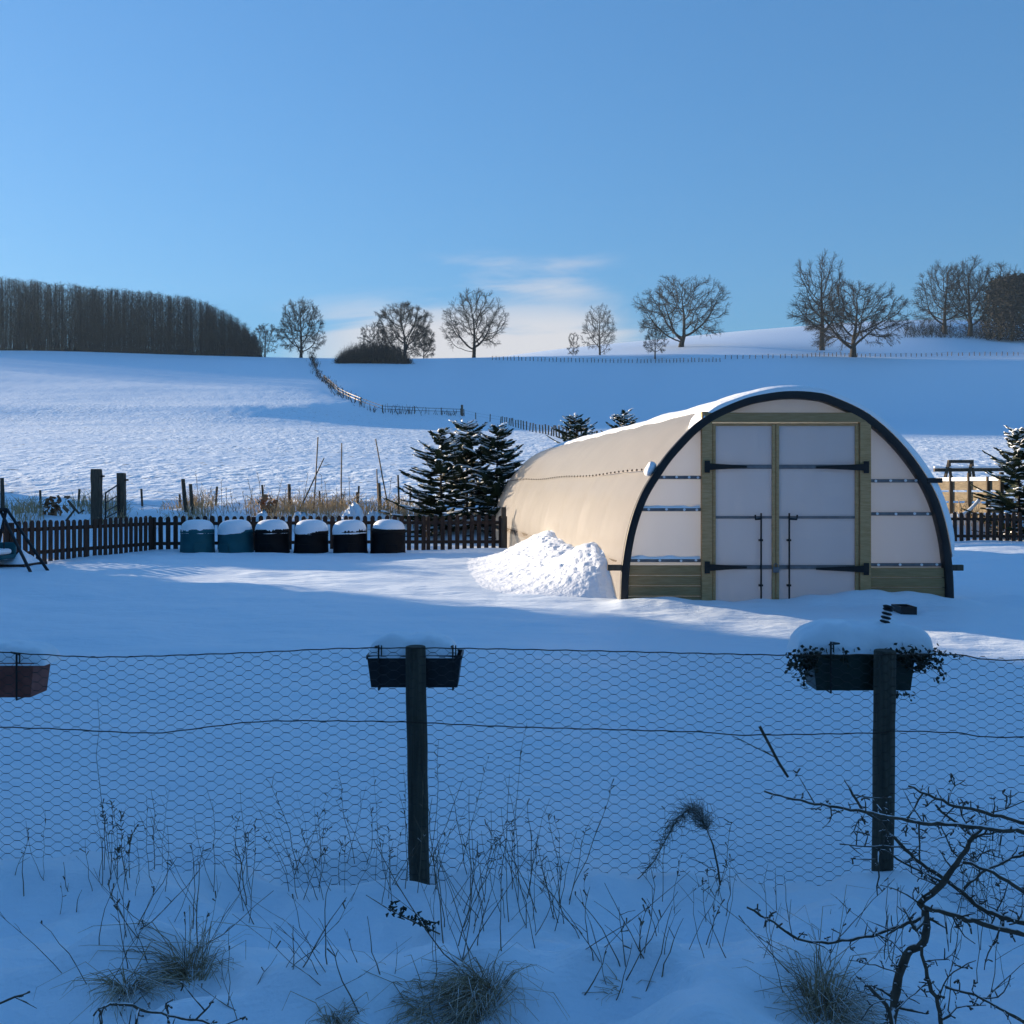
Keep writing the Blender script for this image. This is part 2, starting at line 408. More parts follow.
def tunnel():
    t = empty('polytunnel', (AX.mean(), FY, .28), 'long arched polytunnel with pale cover, black front hoop and timber double doors', 'polytunnel')
    s_ar = np.arange(97)/96
    hoops = np.arange(0, TL+.1, 1.52)
    def cov(v):
        sag = -.020*np.sin(np.pi*((v/1.52) % 1.0))**.7 - .012*np.exp(-((s_ar-.085)/.012)**2)
        return -.012 + sag + .013*fbm(s_ar*9, np.full(97, v*1.6), 51, 4)
    loft(cov, np.linspace(.05, TL, 181), 'cover', M['cover'], t)
    # front and rear hoops: box section swept along the arch
    for nm, y0, y1, sk in (('front_hoop', FY-.07, FY+.055, 0), ('rear_hoop', FY+TL-.02, FY+TL+.06, SK*TL)):
        V = []
        for off, yy in ((.006, y0), (.006, y1), (-.088, y1), (-.088, y0)) if sk == 0 else ((-.03, y0), (-.03, y1), (-.088, y1), (-.088, y0)):
            V.append(np.stack([AX+NX*off+sk, np.full(97, yy), AZ+NZ2*off], axis=1))
        V = np.stack(V, axis=1); Q = []
        for i in range(96):
            for k in range(4):
                k2 = (k+1) % 4; Q.append((i*4+k, i*4+k2, (i+1)*4+k2, (i+1)*4+k))
        h = link(nm, mesh_np(nm, V.reshape(-1,3), Q, False), M['black'], t)
        b = h.modifiers.new('bevel', 'BEVEL'); b.width = .012; b.segments = 2; b.limit_method = 'ANGLE'
    # end walls
    ix = AX-NX*.05; iz = AZ-NZ2*.05
    def wall(name, y, sk, x0=None, x1=None, zlo=None):
        pts = [(ix[i]+sk, iz[i]) for i in range(97)]
        def clip(P2, f):
            out = []
            for k in range(len(P2)):
                a, b = P2[k-1], P2[k]; fa, fb = f(a), f(b)
                if (fa >= 0) != (fb >= 0):
                    t_ = fa/(fa-fb); out.append((a[0]+(b[0]-a[0])*t_, a[1]+(b[1]-a[1])*t_))
                if fb >= 0: out.append(b)
            return out
        if x0 is not None: pts = clip(pts, lambda p: p[0]-x0)
        if x1 is not None: pts = clip(pts, lambda p: x1-p[0])
        if zlo is not None: pts = clip(pts, lambda p: p[1]-zlo)
        mb = MB(); mb.add([(p[0], y, p[1]) for p in pts], [tuple(range(len(pts)))]); return mb.build(name, M['poly'], t)
    k12 = .012
    wall('front_panel', FY+.045, 0, x1=(706-512)*k12); wall('front_panel', FY+.045, 0, x0=(864-512)*k12)
    wall('front_panel', FY+.045, 0, x0=(706-512)*k12, x1=(864-512)*k12, zlo=CAMZ+(HY-418)*k12)
    wall('rear_panel', FY+TL+.01, SK*TL)
    # timber skirt boards either side of the doors
    for x0, x1, yt in ((626,702,565),(868.5,946,567.5)):
        mb = MB()
        hh = (617-yt)/5
        for k in range(5):
            o_ = random.uniform(-.004,.004)
            mb.px(x0, yt+k*hh+.35, x1, yt+(k+1)*hh-.35, FY-.02+o_, FY+.03)
        mb.build('skirt_boards', M['green_board'], t, bevel=.004)
    # door frame
    mb = MB(); mb.px(701, 412, 711.5, 615, FY-.06, FY+.03); mb.build('door_post', M['green_wood'], t, bevel=.006)
    mb = MB(); mb.px(858.5, 413, 869.5, 615, FY-.06, FY+.03); mb.build('door_post', M['green_wood'], t, bevel=.006)
    mb = MB(); mb.px(704, 413, 866, 422.5, FY-.066, FY-.0605); mb.px(711.8,413.5,858.2,422,FY-.060,FY+.03); mb.build('lintel', M['green_board'], t, bevel=.006)
    # battens on the side panels with screws, snow lying on the left ones
    for x0, x1, ys, sd in ((0,701,(477.3,509.5,560.5),-1),(870,0,(480.7,513.8,564.8),1)):
        for y in ys:
            j = np.argmin(np.where((np.arange(97) < 48) == (sd < 0), np.abs(AP[:,1]-y), 1e9))
            e = AP[j,0] - sd*7.5
            a, b = (e, x1) if sd < 0 else (x0, e)
            mb = MB(); mb.px(a, y-1.6, b, y+1.8, FY+.012, FY+.040); bt = mb.build('batten', M['galv'], t, bevel=.003)
            for q in (.12,.42,.72,.93):
                mb = MB()
                xx = a+(b-a)*q
                c = P(xx, y+random.uniform(-.3,.3), 12.0)
                mb.tube([(c.x, FY+.013, c.z), (c.x, FY-.002, c.z)], .016, 8)
                mb.build('screw', M['screw'], bt)
            if sd < 0 and y > 500:
                V = []; n = 24
                for q in np.linspace(0, 1, n):
                    xx = (a+1+(b-a-2)*q-512)*.012; z0 = CAMZ+(HY-(y-1.7))*.012
                    h = .012+.04*max(0, float(vnoise(q*7, y*1.0, 5))+.35)
                    V += [(xx, FY+.006, z0-.004), (xx, FY+.002, z0+h*.6), (xx, FY+.02, z0+h), (xx, FY+.043, z0+h*1.1)]
                Q = [(i*4+k, (i+1)*4+k, (i+1)*4+k+1, i*4+k+1) for i in range(n-1) for k in range(3)]
                link('snow_ledge', mesh_np('snow_ledge', V, Q, True), M['snow'], bt)
    # doors
    for x0, x1, hx, tip, rx, hk, side in ((712.2,774.8,706,746,760,754,-1),(775.4,858.0,864,815,788,795,1)):
        d = empty('door', P((x0+x1)/2, 605, 12.0), None, None); d.parent = t
        d.location = P((x0+x1)/2, 605, 12.0) - t.location
        def part(nm, mb, m, **k): return mb.build(nm, m, d, **k)
        mb = MB(); mb.px(x0+2.2, 424.5, x1-2.2, 612, FY-.012, FY-.004); part('door_sheet', mb, M['poly'])
        mb = MB(); mb.px(x0, 423.5, x0+3.0, 613, FY-.035, FY+.02); mb.px(x1-(3.4 if side < 0 else 3.6), 423.5, x1, 613, FY-.035, FY+.02)
        mb.px(x0+3.0, 423.5, x1-3.6, 426.0, FY-.034, FY+.02)
        part('door_frame', mb, M['green_wood'], bevel=.004)
        for y, h in ((466.8,2.1),(517.3,1.3),(567.0,2.1)):
            mb = MB(); mb.px(x0+3.1, y-h, x1-3.7, y+h, FY-.03, FY-.013); part('door_rail', mb, M['galv'], bevel=.003)
        for y in (466.8+(.6 if side > 0 else 0), 567.0+(1.5 if side > 0 else 0)):
            k = .012
            mb = MB()
            mb.px(hx-2.6, y-6, hx+2.6, y+6, FY-.085, FY-.0765)
            xs = (hx+2.6*-side, tip)
            z = CAMZ+(HY-y)*k
            a, b = (xs[0]-512)*k, (xs[1]-512)*k
            vs = [(a, FY-.086, z-.040), (b, FY-.052, z-.012), (b, FY-.052, z+.012), (a, FY-.086, z+.040),
                  (a, FY-.078, z-.040), (b, FY-.037, z-.012), (b, FY-.037, z+.012), (a, FY-.078, z+.040)]
            mb.add(vs, [(0,1,2,3),(7,6,5,4),(0,4,5,1),(1,5,6,2),(2,6,7,3),(3,7,4,0)])
            part('hinge', mb, M['iron'])
        rx_ = (rx-512)*.012; zt = CAMZ+(HY-513)*.012; hx_ = (hk-512)*.012
        mb = MB(); mb.tube([(rx_, FY-.055, .10), (rx_, FY-.055, zt)], .011, 8)
        mb.tube([(rx_, FY-.055, zt-.07), (hx_, FY-.075, zt-.075), (hx_+.004*side, FY-.08, zt-.02)], .011, 8)
        for yy in (540, 585):
            c = CAMZ+(HY-yy)*.012; mb.box(rx_-.022, rx_+.022, FY-.062, FY-.012, c-.012, c+.012)
        part('drop_bolt', mb, M['iron'])
    mb = MB(); c = P(774.6, 568.5, 12.0); mb.box(c.x-.035, c.x+.035, FY-.075, FY-.04, c.z-.045, c.z+.02)
    mb.tube([(c.x-.02,FY-.055,c.z+.02),(c.x-.02,FY-.055,c.z+.05),(c.x,FY-.055,c.z+.065),(c.x+.02,FY-.055,c.z+.05),(c.x+.02,FY-.055,c.z+.02)], .007, 6)
    mb.build('padlock', M['galv'], t, bevel=.004)
    # side rails that stick out past the hoop
    for zy, x_in, x_out, dep in ((567.5, 622, 607, .35),(567.5, 949, 962, .35)):
        s = -1 if x_out < x_in else 1
        a = P(x_in, zy, 12.0); b = P(x_out, zy, 12.0)
        mb = MB(); mb.box(min(a.x,b.x), max(a.x,b.x), FY-.05, FY+.0, a.z-.035, a.z+.035)
        mb.build('rail_end', M['old_wood'], t, bevel=.006)
        mb = MB(); mb.bar((a.x-s*.06, FY+.10, b.z), (a.x-s*.06+SK*TL, FY+TL-.1, b.z), .05, .10); mb.build('side_rail', M['old_wood'], t)
    mb = MB(); a = P(925,480.5,12); b = P(940,480.5,12); mb.box(a.x, b.x, FY-.08, FY+.12, a.z-.03, a.z+.03); mb.build('hoop_clamp', M['black'], t, bevel=.006)
    # seam strip with fixings along the lit side
    j = 14 + int(np.argmin(np.abs(AP[14:40,1]-470)))
    mb = MB(); mb2 = MB()
    pr = Vector((AX[j]+NX[j]*.008, 0, AZ[j]+NZ2[j]*.008)); t2 = Vector((tx[j]/tl[j], 0, tz[j]/tl[j]))
    def sp(v, o=0): return Vector((pr.x+SK*v+NX[j]*o, FY+v, pr.z+NZ2[j]*o + .012*math.sin(v*1.3)-.02*math.sin(v/TL*math.pi)))
    pts = [sp(v) for v in np.linspace(.1, TL, 60)]
    mb.tube(pts, .010, 5)
    for v in np.arange(.3, TL, .24):
        c = sp(v, .006); mb2.tube([c, c+Vector((NX[j],0,NZ2[j]))*.02], .013, 6)
    sm = mb.build('seam_strip', M['cover'], t); tag(mb2.build('fixing', M['old_wood'], sm), kind='stuff')
    # roof snow: full blanket on the right slope, ragged edge along the ridge
    jr = np.arange(97)
    jl = int(np.argmin(np.abs(AP[:48,0]-697))); jt = int(np.argmin(np.abs(AP[:48,0]-752)))
    je = 48+int(np.argmin(np.abs(AP[48:,1]-556)))
    def snow_off(v):
        ed = jl + (jt-jl)*sstep(.35, .9, v) + 2.6*float(fbm(np.array([v*1.1]), np.array([3.3]), 61, 4)[0])*(1 if v > .5 else .4)
        a = sstep(ed, ed+5.5, jr); b = 1-sstep(je-4, je+1, jr)
        th = .085 + .035*fbm(jr*.12, np.full(97, v*.9), 63, 3) + .03*sstep(50, 75, jr)
        front = .55+.45*math.sin(min(1, max(0, (v+.07)/.22))*math.pi/2)
        back = 1-sstep(TL-.2, TL+.08, v)*.9
        off = th*np.sqrt(np.clip(a*b, 0, 1))*front*back
        return np.where(off < .006, -.05, off)
    vs = np.concatenate([[-.066,-.064,-.058,-.04,-.01,.04,.1], np.linspace(.2, TL+.06, 130)])
    def so(v):
        o_ = snow_off(v)
        if v < -.065: o_ = np.where(o_ > 0, .004, o_)
        return o_
    loft(so, vs, 'roof_snow', M['snow'], t, cut=-.04)
    # lump of snow on the hoop's left shoulder
    c = P(648.5, 469, 12.05); n = 14
    V = []; Q = []
    for i in range(n):
        for k in range(n*2):
            th, ph = math.pi*i/(n-1), 2*math.pi*k/(n*2)
            r = 1+.2*float(vnoise(i*.5, k*.4, 8))
            V.append((c.x+.02+(.05*math.cos(ph)+.035*math.cos(th))*r*(math.sin(th)+.25), c.y+.09*r*math.sin(th)*math.sin(ph), c.z+.085*r*math.cos(th)))
    for i in range(n-1):
        for k in range(n*2): Q.append((i*n*2+k, i*n*2+(k+1) % (n*2), (i+1)*n*2+(k+1) % (n*2), (i+1)*n*2+k))
    link('snow_lump', mesh_np('snow_lump', V, Q, True), M['snow'], t)
tunnel()

# heap of snow slid off the cover
def heap():
    vs = np.linspace(.15, 8.6, 300); ss = np.linspace(-.35, 2.6, 140)
    Vv, Ss = np.meshgrid(vs, ss, indexing='ij')
    x = 1.30+SK*Vv - Ss; y = FY+Vv
    prof = .56*np.exp(-(np.maximum(Ss,0)/(.80+.30*vnoise(Vv*.5, Vv*0, 3)))**1.5)
    along = sstep(.1, 1.4, Vv)*(1-sstep(5.6, 8.5, Vv))
    lum = (np.abs(fbm(x*10, y*7.0, 71, 3))*.042 + .026*fbm(x*24, y*18, 75, 2) + .02*np.maximum(0, vnoise(x*3.2, y*2.6, 79)))
    h = prof*along*(1+.30*fbm(x*.9, y*.8, 73, 2))
    z = zf(x, y)-.05 + h + lum*np.clip(h*3, 0, 1)
    V = np.stack([x, y, z], axis=-1); nv, na = V.shape[:2]
    i = np.arange(nv-1)[:,None]; j = np.arange(na-1)[None,:]
    Q = np.stack([i*na+j, i*na+j+1, (i+1)*na+j+1, (i+1)*na+j], axis=-1).reshape(-1,4)
    o = link('snow_heap', mesh_np('snow_heap', V.reshape(-1,3), Q, True), M['lump'])
    tag(o, 'rough lumpy heap of slid snow against the sunlit side of the polytunnel', 'snow heap')
heap()

# ------------------------------------------------------------------ picket fence
def picket_fence(pts, label, h=.76):
    f = empty('picket_fence', (pts[0][0], pts[0][1], zg(*pts[0])), label, 'fence', 'dark picket fences around the garden')
    for (x0,y0),(x1,y1) in zip(pts[:-1], pts[1:]):
        L = math.hypot(x1-x0, y1-y0); ux, uy = (x1-x0)/L, (y1-y0)/L
        nb = max(1, round(L/1.83)); 
        for b in range(nb):
            a0, a1 = L*b/nb, L*(b+1)/nb
            mb = MB(); n = int((a1-a0-.1)/.148)
            dz = random.uniform(-.015,.015)
            for k in range(n):
                s = a0+.08+(k+.5)*(a1-a0-.1)/n
                cx, cy = x0+ux*s, y0+uy*s
                g = zg(cx, cy); z0 = g-.12+random.uniform(0,.05) ; zt = .28+h+dz+random.uniform(-.012,.012)
                w = .048; th = .009; px_, py_ = -uy, ux
                ln = random.uniform(-.008,.008)
                prof = [(-w,z0),(w,z0),(w,zt-.045),(w*.72,zt-.015),(w*.3,zt),(-w*.3,zt),(-w*.72,zt-.015),(-w,zt-.045)]
                vs = []
                for sgn in (-1, 1):
                    for q, zz in prof:
                        qq = q+ln*(zz-z0)
                        vs.append((cx+ux*qq+px_*th*sgn, cy+uy*qq+py_*th*sgn, zz))
                m8 = 8
                mb.add(vs, [tuple(range(7,-1,-1)), tuple(range(8,16))]+[(i,(i+1)%8,8+(i+1)%8,8+i) for i in range(8)])
            mb.build('picket_panel', M['brown_wood'], f)
            mb = MB()
            for zz in (.28+.16, .28+h-.17):
                mb.bar((x0+ux*a0-uy*.026, y0+uy*a0+ux*.026, zz), (x0+ux*a1-uy*.026, y0+uy*a1+ux*.026, zz), .032, .07)
            mb.build('rail', M['brown_wood'], f)
        for b in range(nb+1):
            s = L*b/nb; cx, cy = x0+ux*s-uy*.06, y0+uy*s+ux*.06
            mb = MB(); mb.box(cx-.042, cx+.042, cy-.042, cy+.042, zg(cx,cy)-.2, .28+h-.03)
            p = mb.build('post', M['brown_wood'], f, bevel=.008)
    return f
picket_fence([(-11.8,15.6),(-9.0,18.0),(-7.75,21.6),(-3.6,22.3),(-.15,22.4)], 'long dark brown picket fence behind the compost bins left of the polytunnel')
picket_fence([(4.3,25.6),(11.0,25.2),(15.5,24.6)], 'short dark picket fence visible right of the polytunnel')
mb = MB(); mb.box(-.24,-.13,22.24,22.35,.1,1.22); o = mb.build('gate_post', M['old_wood'], None, bevel=.01)
tag(o, 'short brown post at the right end of the picket fence touching the polytunnel', 'post')

# ------------------------------------------------------------------ compost bins
def bins():
    xs = [197.5, 235.5, 272.5, 310.5, 350.5, 387.5]
    lab = ['leftmost teal compost bin with rounded snow cap beside the picket fence', 'teal compost bin with snow cap standing next to the first black bin',
           'black compost bin with snow cap beside the teal bins', 'black compost bin, second of the four black ones from the left, widest snow cap',
           'black compost bin with snow cap between two other black bins, third black from left', 'rightmost black compost bin with snow cap at end of the row']
    def mk(m, nm, bt):
        t = empty('compost_bin', (0,0,0), nm, 'compost bin', 'compost bins in a row along the picket fence')
        mb = MB(); prof = [(.37,-.2),(.375,0),(.372,.06),(.365,.062),(.352,.40),(.358,.41),(.352,.43),(.33,.50)]
        mb.lathe((0,0,0), prof, 28); mb.build('bin_body', m, t, True)
        mb = MB(); mb.lathe((0,0,0), [(.352,.44),(.36,.455),(.35,.52),(.30,.555),(.1,.57)], 28); mb.build('lid', m, t, True)
        mb = MB(); mb.box(-.13,.13,-.385,-.355,.04,.24); mb.build('hatch', m, t, bevel=.01)
        V = []; Q = []; n, k_ = 14, 36
        for i in range(n):
            th = (math.pi/2+.10)*i/(n-1)
            for k in range(k_):
                ph = 2*math.pi*k/k_
                rr = math.sin(th)**.62 if th > 0 else 0
                r = .352*rr*(1+.03*float(vnoise(3*math.cos(ph)+bt, 3*math.sin(ph), 2)))
                z = .47+.25*max(math.cos(th), -.2)**(.8 if math.cos(th) > 0 else 1) if math.cos(th) > 0 else .47+.3*math.cos(th)
                if i == n-1: z -= .05*max(0, float(vnoise(2.5*math.cos(ph)+9, 2.5*math.sin(ph)+bt, 4)))
                V.append((r*math.cos(ph), r*math.sin(ph), z))
        for i in range(n-1):
            for k in range(k_): Q.append((i*k_+k, (i+1)*k_+k, (i+1)*k_+(k+1)%k_, i*k_+(k+1)%k_))
        link('snow_cap', mesh_np('snow_cap', V, Q, True), M['snow'], t)
        return t
    pro = {}
    for i, px in enumerate(xs):
        kind = 'teal' if i < 2 else 'bin_black'
        x = (px-512)/F*21.1
        if kind not in pro:
            r = mk(M[kind], lab[i], i); pro[kind] = r
        else:
            src = pro[kind]; r = src.copy(); COL.objects.link(r)
            for ch in list(src.children):
                c = ch.copy(); COL.objects.link(c); c.parent = r
                if ch.name.startswith('snow_cap'): c.scale = (1+random.uniform(-.05,.03), 1, 1); c.rotation_euler = (random.uniform(-.05,.05), random.uniform(-.05,.05), random.uniform(-1,1)); c.location.z = random.uniform(-.03,.03)
        r['label'] = lab[i]
        r.location = (x, 21.1+.06*(i % 2), .235); r.rotation_euler = (random.uniform(-.03,.03), random.uniform(-.035,.035), random.uniform(-.5,.5))
        r.scale = (1+random.uniform(-.03,.03),)*2+(1+random.uniform(-.05,.05),)
bins()

# ------------------------------------------------------------------ trees
def bare_tree(seed, W, H, base_z=.22, cz=.58, lean=0.0, n=650, lobe=.25, low=.0, twigs=4, ry=.85):
    """grow a skeleton into a lobed crown envelope, then thicken it by the pipe model"""
    rd = np.random.default_rng(seed)
    A = []
    ph = rd.random(6)*6.28
    n = int(n*1.25)
    while len(A) < n:
        v = rd.normal(size=3); v /= np.linalg.norm(v)
        r = rd.random()**(1/2.6)
        lim = 1-lobe*.5+lobe*.5*(math.sin(3.1*math.atan2(v[1],v[0])+ph[0])*.5+math.sin(5*v[2]+ph[1])*.5+math.sin(7*v[0]+ph[2]+3*v[2])*.6)
        if r > lim: continue
        hz_ = 1.0 if v[2] > 0 else max(.25, math.sqrt(1-v[2]**2))**-.62
        p = np.array([v[0]*W/2*r*hz_, v[1]*W/2*ry*r*hz_, cz*H+v[2]*r*H*(1-cz if v[2] > 0 else cz-base_z*.55+low*H*0)])
        A.append(p)
    A = np.array(A)
    D = .030*H
    P_ = [np.zeros(3)]; par = [-1]
    z = 0; x = 0.
    while z < base_z*H:
        z += D; x += lean*D+rd.normal(0,.05*D); P_.append(np.array([x, rd.normal(0,.02*D), z])); par.append(len(P_)-2)
    best = np.full(len(A), 1e9); bi = np.zeros(len(A), int); start = 0; alive = np.ones(len(A), bool)
    nodes = np.array(P_)
    for it in range(160):
        new = nodes[start:]; start = len(nodes)
        if len(new) == 0: break
        dd = np.linalg.norm(A[:,None]-new[None], axis=2); k = dd.argmin(1); m = dd[np.arange(len(A)), k]
        up = m < best; best[up] = m[up]; bi[up] = k[up]+start-len(new)
        alive &= best > .050*H
        if not alive.any(): break
        dirs = {}
        for a in np.nonzero(alive)[0]:
            v = A[a]-nodes[bi[a]]; dirs.setdefault(bi[a], []).append(v/np.linalg.norm(v))
        add = []
        for b, vs in dirs.items():
            v = np.sum(vs, axis=0)/len(vs)**.5+rd.normal(0,.16,3)+.35*(nodes[b]-nodes[max(par[b],0)])/D; v[2] += .05; l = np.linalg.norm(v)
            if l < 1e-6: continue
            add.append(nodes[b]+v/l*D); par.append(b)
        if not add: break
        nodes = np.concatenate([nodes, np.array(add)])
        if len(nodes) > 2600: break
    N_ = len(nodes); par = np.array(par[:N_])
    kids = np.zeros(N_, int); np.add.at(kids, par[1:], 1)
    e = 2.1; rt = .0019*H; acc = np.zeros(N_)
    for i_ in range(N_-1, 0, -1):
        if acc[i_] == 0: acc[i_] = rt**e
        acc[par[i_]] += acc[i_]
    r = acc**(1/e); r *= min(1.0, .038*H/r[0]) if r[0] > .038*H else 1; r[:3] *= np.array([1.35,1.15,1.05])[:len(r[:3])]
    idx = np.arange(1, N_)
    B = np.concatenate([nodes[par[1:]], nodes[1:], np.minimum(r[par[1:]], r[1:]*1.5)[:,None], r[1:][:,None]], axis=1)
    ts = B[r[1:] > .0065*H]; cs = B[r[1:] <= .0065*H]
    thin = np.nonzero((r < .0042*H) & (np.arange(N_) > 3))[0]
    tw = []
    for k in range(twigs):
        p = nodes[thin]; u = p-nodes[par[thin]]; u /= np.maximum(np.linalg.norm(u,axis=1,keepdims=True),1e-9)
        ra = p-np.array([0,0,H*.42]); ra /= np.maximum(np.linalg.norm(ra,axis=1,keepdims=True),1e-9); v = u*rd.uniform(.2,.7,(len(p),1))+ra*rd.uniform(.3,1.0,(len(p),1))+rd.normal(0,.42,(len(p),3)); v /= np.linalg.norm(v,axis=1,keepdims=True)
        L_ = rd.uniform(.03,.080,(len(p),1))*H; q = p+v*L_
        tw.append(np.concatenate([p,q,np.full((len(p),1),.0011*H),np.full((len(p),1),.0007*H)],1))
        w = v+rd.normal(0,.6,v.shape); w /= np.linalg.norm(w,axis=1,keepdims=True); p2 = p+v*L_*.5
        tw.append(np.concatenate([p2,p2+w*L_*.6,np.full((len(p),1),.0009*H),np.full((len(p),1),.0006*H)],1))
    return ts, np.concatenate([cs]+tw)

def place_tree(name, base, hpx, wpx, seed, label, cat='tree', group='bare trees on the hill', **k):
    d = base.y
    ts, cs = bare_tree(seed, wpx*1.08/F*d, hpx/F*d, **k)
    t = empty(name, (base.x, base.y, base.z), label, cat, group)
    for nm, A, m in (('trunk', ts, M['bark']), ('crown', cs, M['twig'])):
        B = A.copy(); B[:,6:8] = np.maximum(B[:,6:8]*1.15, .020*d/290)
        B[:,0:3] += np.array(base); B[:,3:6] += np.array(base)
        if nm == 'trunk': B[0,2] -= .6
        link(nm, segs_mesh(nm, B, 6 if nm == 'trunk' else 3), m, t)
    return t
TR = [  # base px,py, height, width, kwargs, label
 ((301,352), 53, 46, dict(seed=11, base_z=.10, cz=.52, lobe=.12, n=700, twigs=6), 'round bare tree standing alone just right of the woodland edge'),
 ((265,352), 32, 26, dict(seed=12, base_z=.08, cz=.5, n=350), 'small bare tree at the right edge of the woodland'),
 ((405,349), 51, 64, dict(seed=13, base_z=.14, cz=.52, n=800, twigs=7), 'dark dense bare oak beside the thicket'),
 ((374,354), 34, 34, dict(seed=14, base_z=.06, cz=.5, n=350), 'small pale bare tree rising from the thicket'),
 ((424,350), 26, 26, dict(seed=15, base_z=.08, cz=.5, n=300), 'low bare tree just right of the dark dense oak'),
 ((474,349), 61, 66, dict(seed=16, base_z=.17, cz=.54, n=750, lobe=.25), 'tall bare oak with open rounded crown left of centre skyline'),
 ((600,338), 36, 34, dict(seed=17, base_z=.10, cz=.5, n=420, lobe=.2), 'small oval bare tree alone on the middle skyline'),
 ((573,340), 9, 12, dict(seed=18, base_z=.05, cz=.5, n=120), 'tiny bare bush on the skyline beside the oval tree'),
 ((681,347), 75, 96, dict(seed=19, base_z=.13, cz=.52, n=850, lobe=.28, lean=.25), 'wide spreading bare oak with trunk leaning right on the open slope'),
 ((655,359), 40, 24, dict(seed=20, base_z=.08, cz=.5, n=300), 'slim frosty sapling in front of the spreading oak'),
 ((822,350), 97, 66, dict(seed=21, base_z=.15, cz=.54, n=750, lobe=.4), 'tall narrow bare tree behind the low branching oak on the right'),
 ((853,357), 83, 106, dict(seed=22, base_z=.12, cz=.47, n=950, lobe=.25, twigs=5), 'broad dark bare oak with low branches on the field fence line'),
 ((945,334), 74, 60, dict(seed=23, base_z=.12, cz=.5, n=900), 'bare tree at the left of the hilltop clump'),
 ((970,336), 80, 62, dict(seed=24, base_z=.14, cz=.52, n=900), 'tallest bare tree in the middle of the hilltop clump'),
 ((1000,336), 77, 56, dict(seed=25, base_z=.14, cz=.52, n=800), 'bare tree partly behind the dark evergreen of the hilltop clump'),
]
for (bx,by), h, w, kw, lab in TR:
    kw = dict(kw); b = hit(bx, by, 250)
    if b.y > 480: b = Vector(((bx-512)/F*310, 310, 0)); b.z = zg(b.x, b.y); h = h + (CAMZ+(HY-by)/F*310-b.z)*F/310
    place_tree('bare_tree', b, h, w, kw.pop('seed'), lab, **kw)

def leafy(name, base, h, w, n, seed, label, cat, m, core=None, group=None, shape='cone', leaf=.5):
    rd = np.random.default_rng(seed)
    t = empty(name, base, label, cat, group)
    zz = rd.random(n)**.8; 
    rad = (np.sqrt(np.maximum(0, 1-(zz*1.02-.25)**2/1.0)) if shape == 'round' else (1-zz)**.75+.03)*w/2
    ph = rd.random(n)*2*np.pi; rr = rad*np.sqrt(rd.random(n))*(.85+.3*rd.random(n))
    c = np.stack([rr*np.cos(ph), rr*np.sin(ph), zz*h], axis=1)
    a = rd.normal(size=(n,3)); a /= np.linalg.norm(a,axis=1,keepdims=True); b = rd.normal(size=(n,3)); b = np.cross(a,b); b /= np.linalg.norm(b,axis=1,keepdims=True)
    s = leaf*(.5+rd.random((n,1)))
    V = np.stack([c-a*s-b*s*.5, c+a*s-b*s*.5, c+a*s+b*s*.5, c-a*s+b*s*.5], axis=1).reshape(-1,3)+np.array(base)
    link('crown', mesh_np('crown', V, np.arange(n*4).reshape(-1,4)), m, t)
    mb = MB(); mb.tube([Vector(base)-Vector((0,0,.5)), Vector(base)+Vector((0,0,h*.8))], [h*.025, h*.006], 6); mb.build('trunk', M['bark'], t)
    return t
b = hit(1012, 341, 300)
leafy('evergreen_tree', b, 64/F*b.y, 56/F*b.y, 16000, 3, 'dark rounded evergreen at the right edge of the hilltop clump', 'tree', mat('dark_evergreen', (.006,.007,.006), (.012,.011,.009), rough=.9), shape='round', leaf=.30, group='trees of the hilltop clump')

# thicket on the crest: a dome of twigs
def thicket(px0, px1, py, hpx, label, seed, n=2600):
    b0 = hit((px0+px1)/2, py, 200); d = b0.y
    rd = np.random.default_rng(seed)
    W = (px1-px0)/F*d/2; H = hpx/F*d
    x = rd.uniform(-1,1,n); y = rd.uniform(-1,1,n)
    top = np.sqrt(np.maximum(0, 1-np.abs(x)**2.6))*H*(.75+.5*rd.random(n))*(1-.2*y**2)
    x0 = b0.x+x*W; y0 = d+y*W*.25; z0 = zf(x0, y0)-.3
    S_ = []
    p = np.stack([x0,y0,z0],1)
    for k in range(3):
        q = p+np.stack([rd.normal(0,.45,n), rd.normal(0,.45,n), top/3*(.8+.4*rd.random(n))],1)
        S_.append(np.concatenate([p,q,np.full((n,1),.05-.012*k),np.full((n,1),.04-.012*k)],1)); p = q
    o = link('thicket', segs_mesh('thicket', np.concatenate(S_)), M['woodtwig'])
    tag(o, label, 'thicket')
thicket(337, 410, 363, 19, 'low dark thicket of bare scrub in front of the oak on the crest', 5)

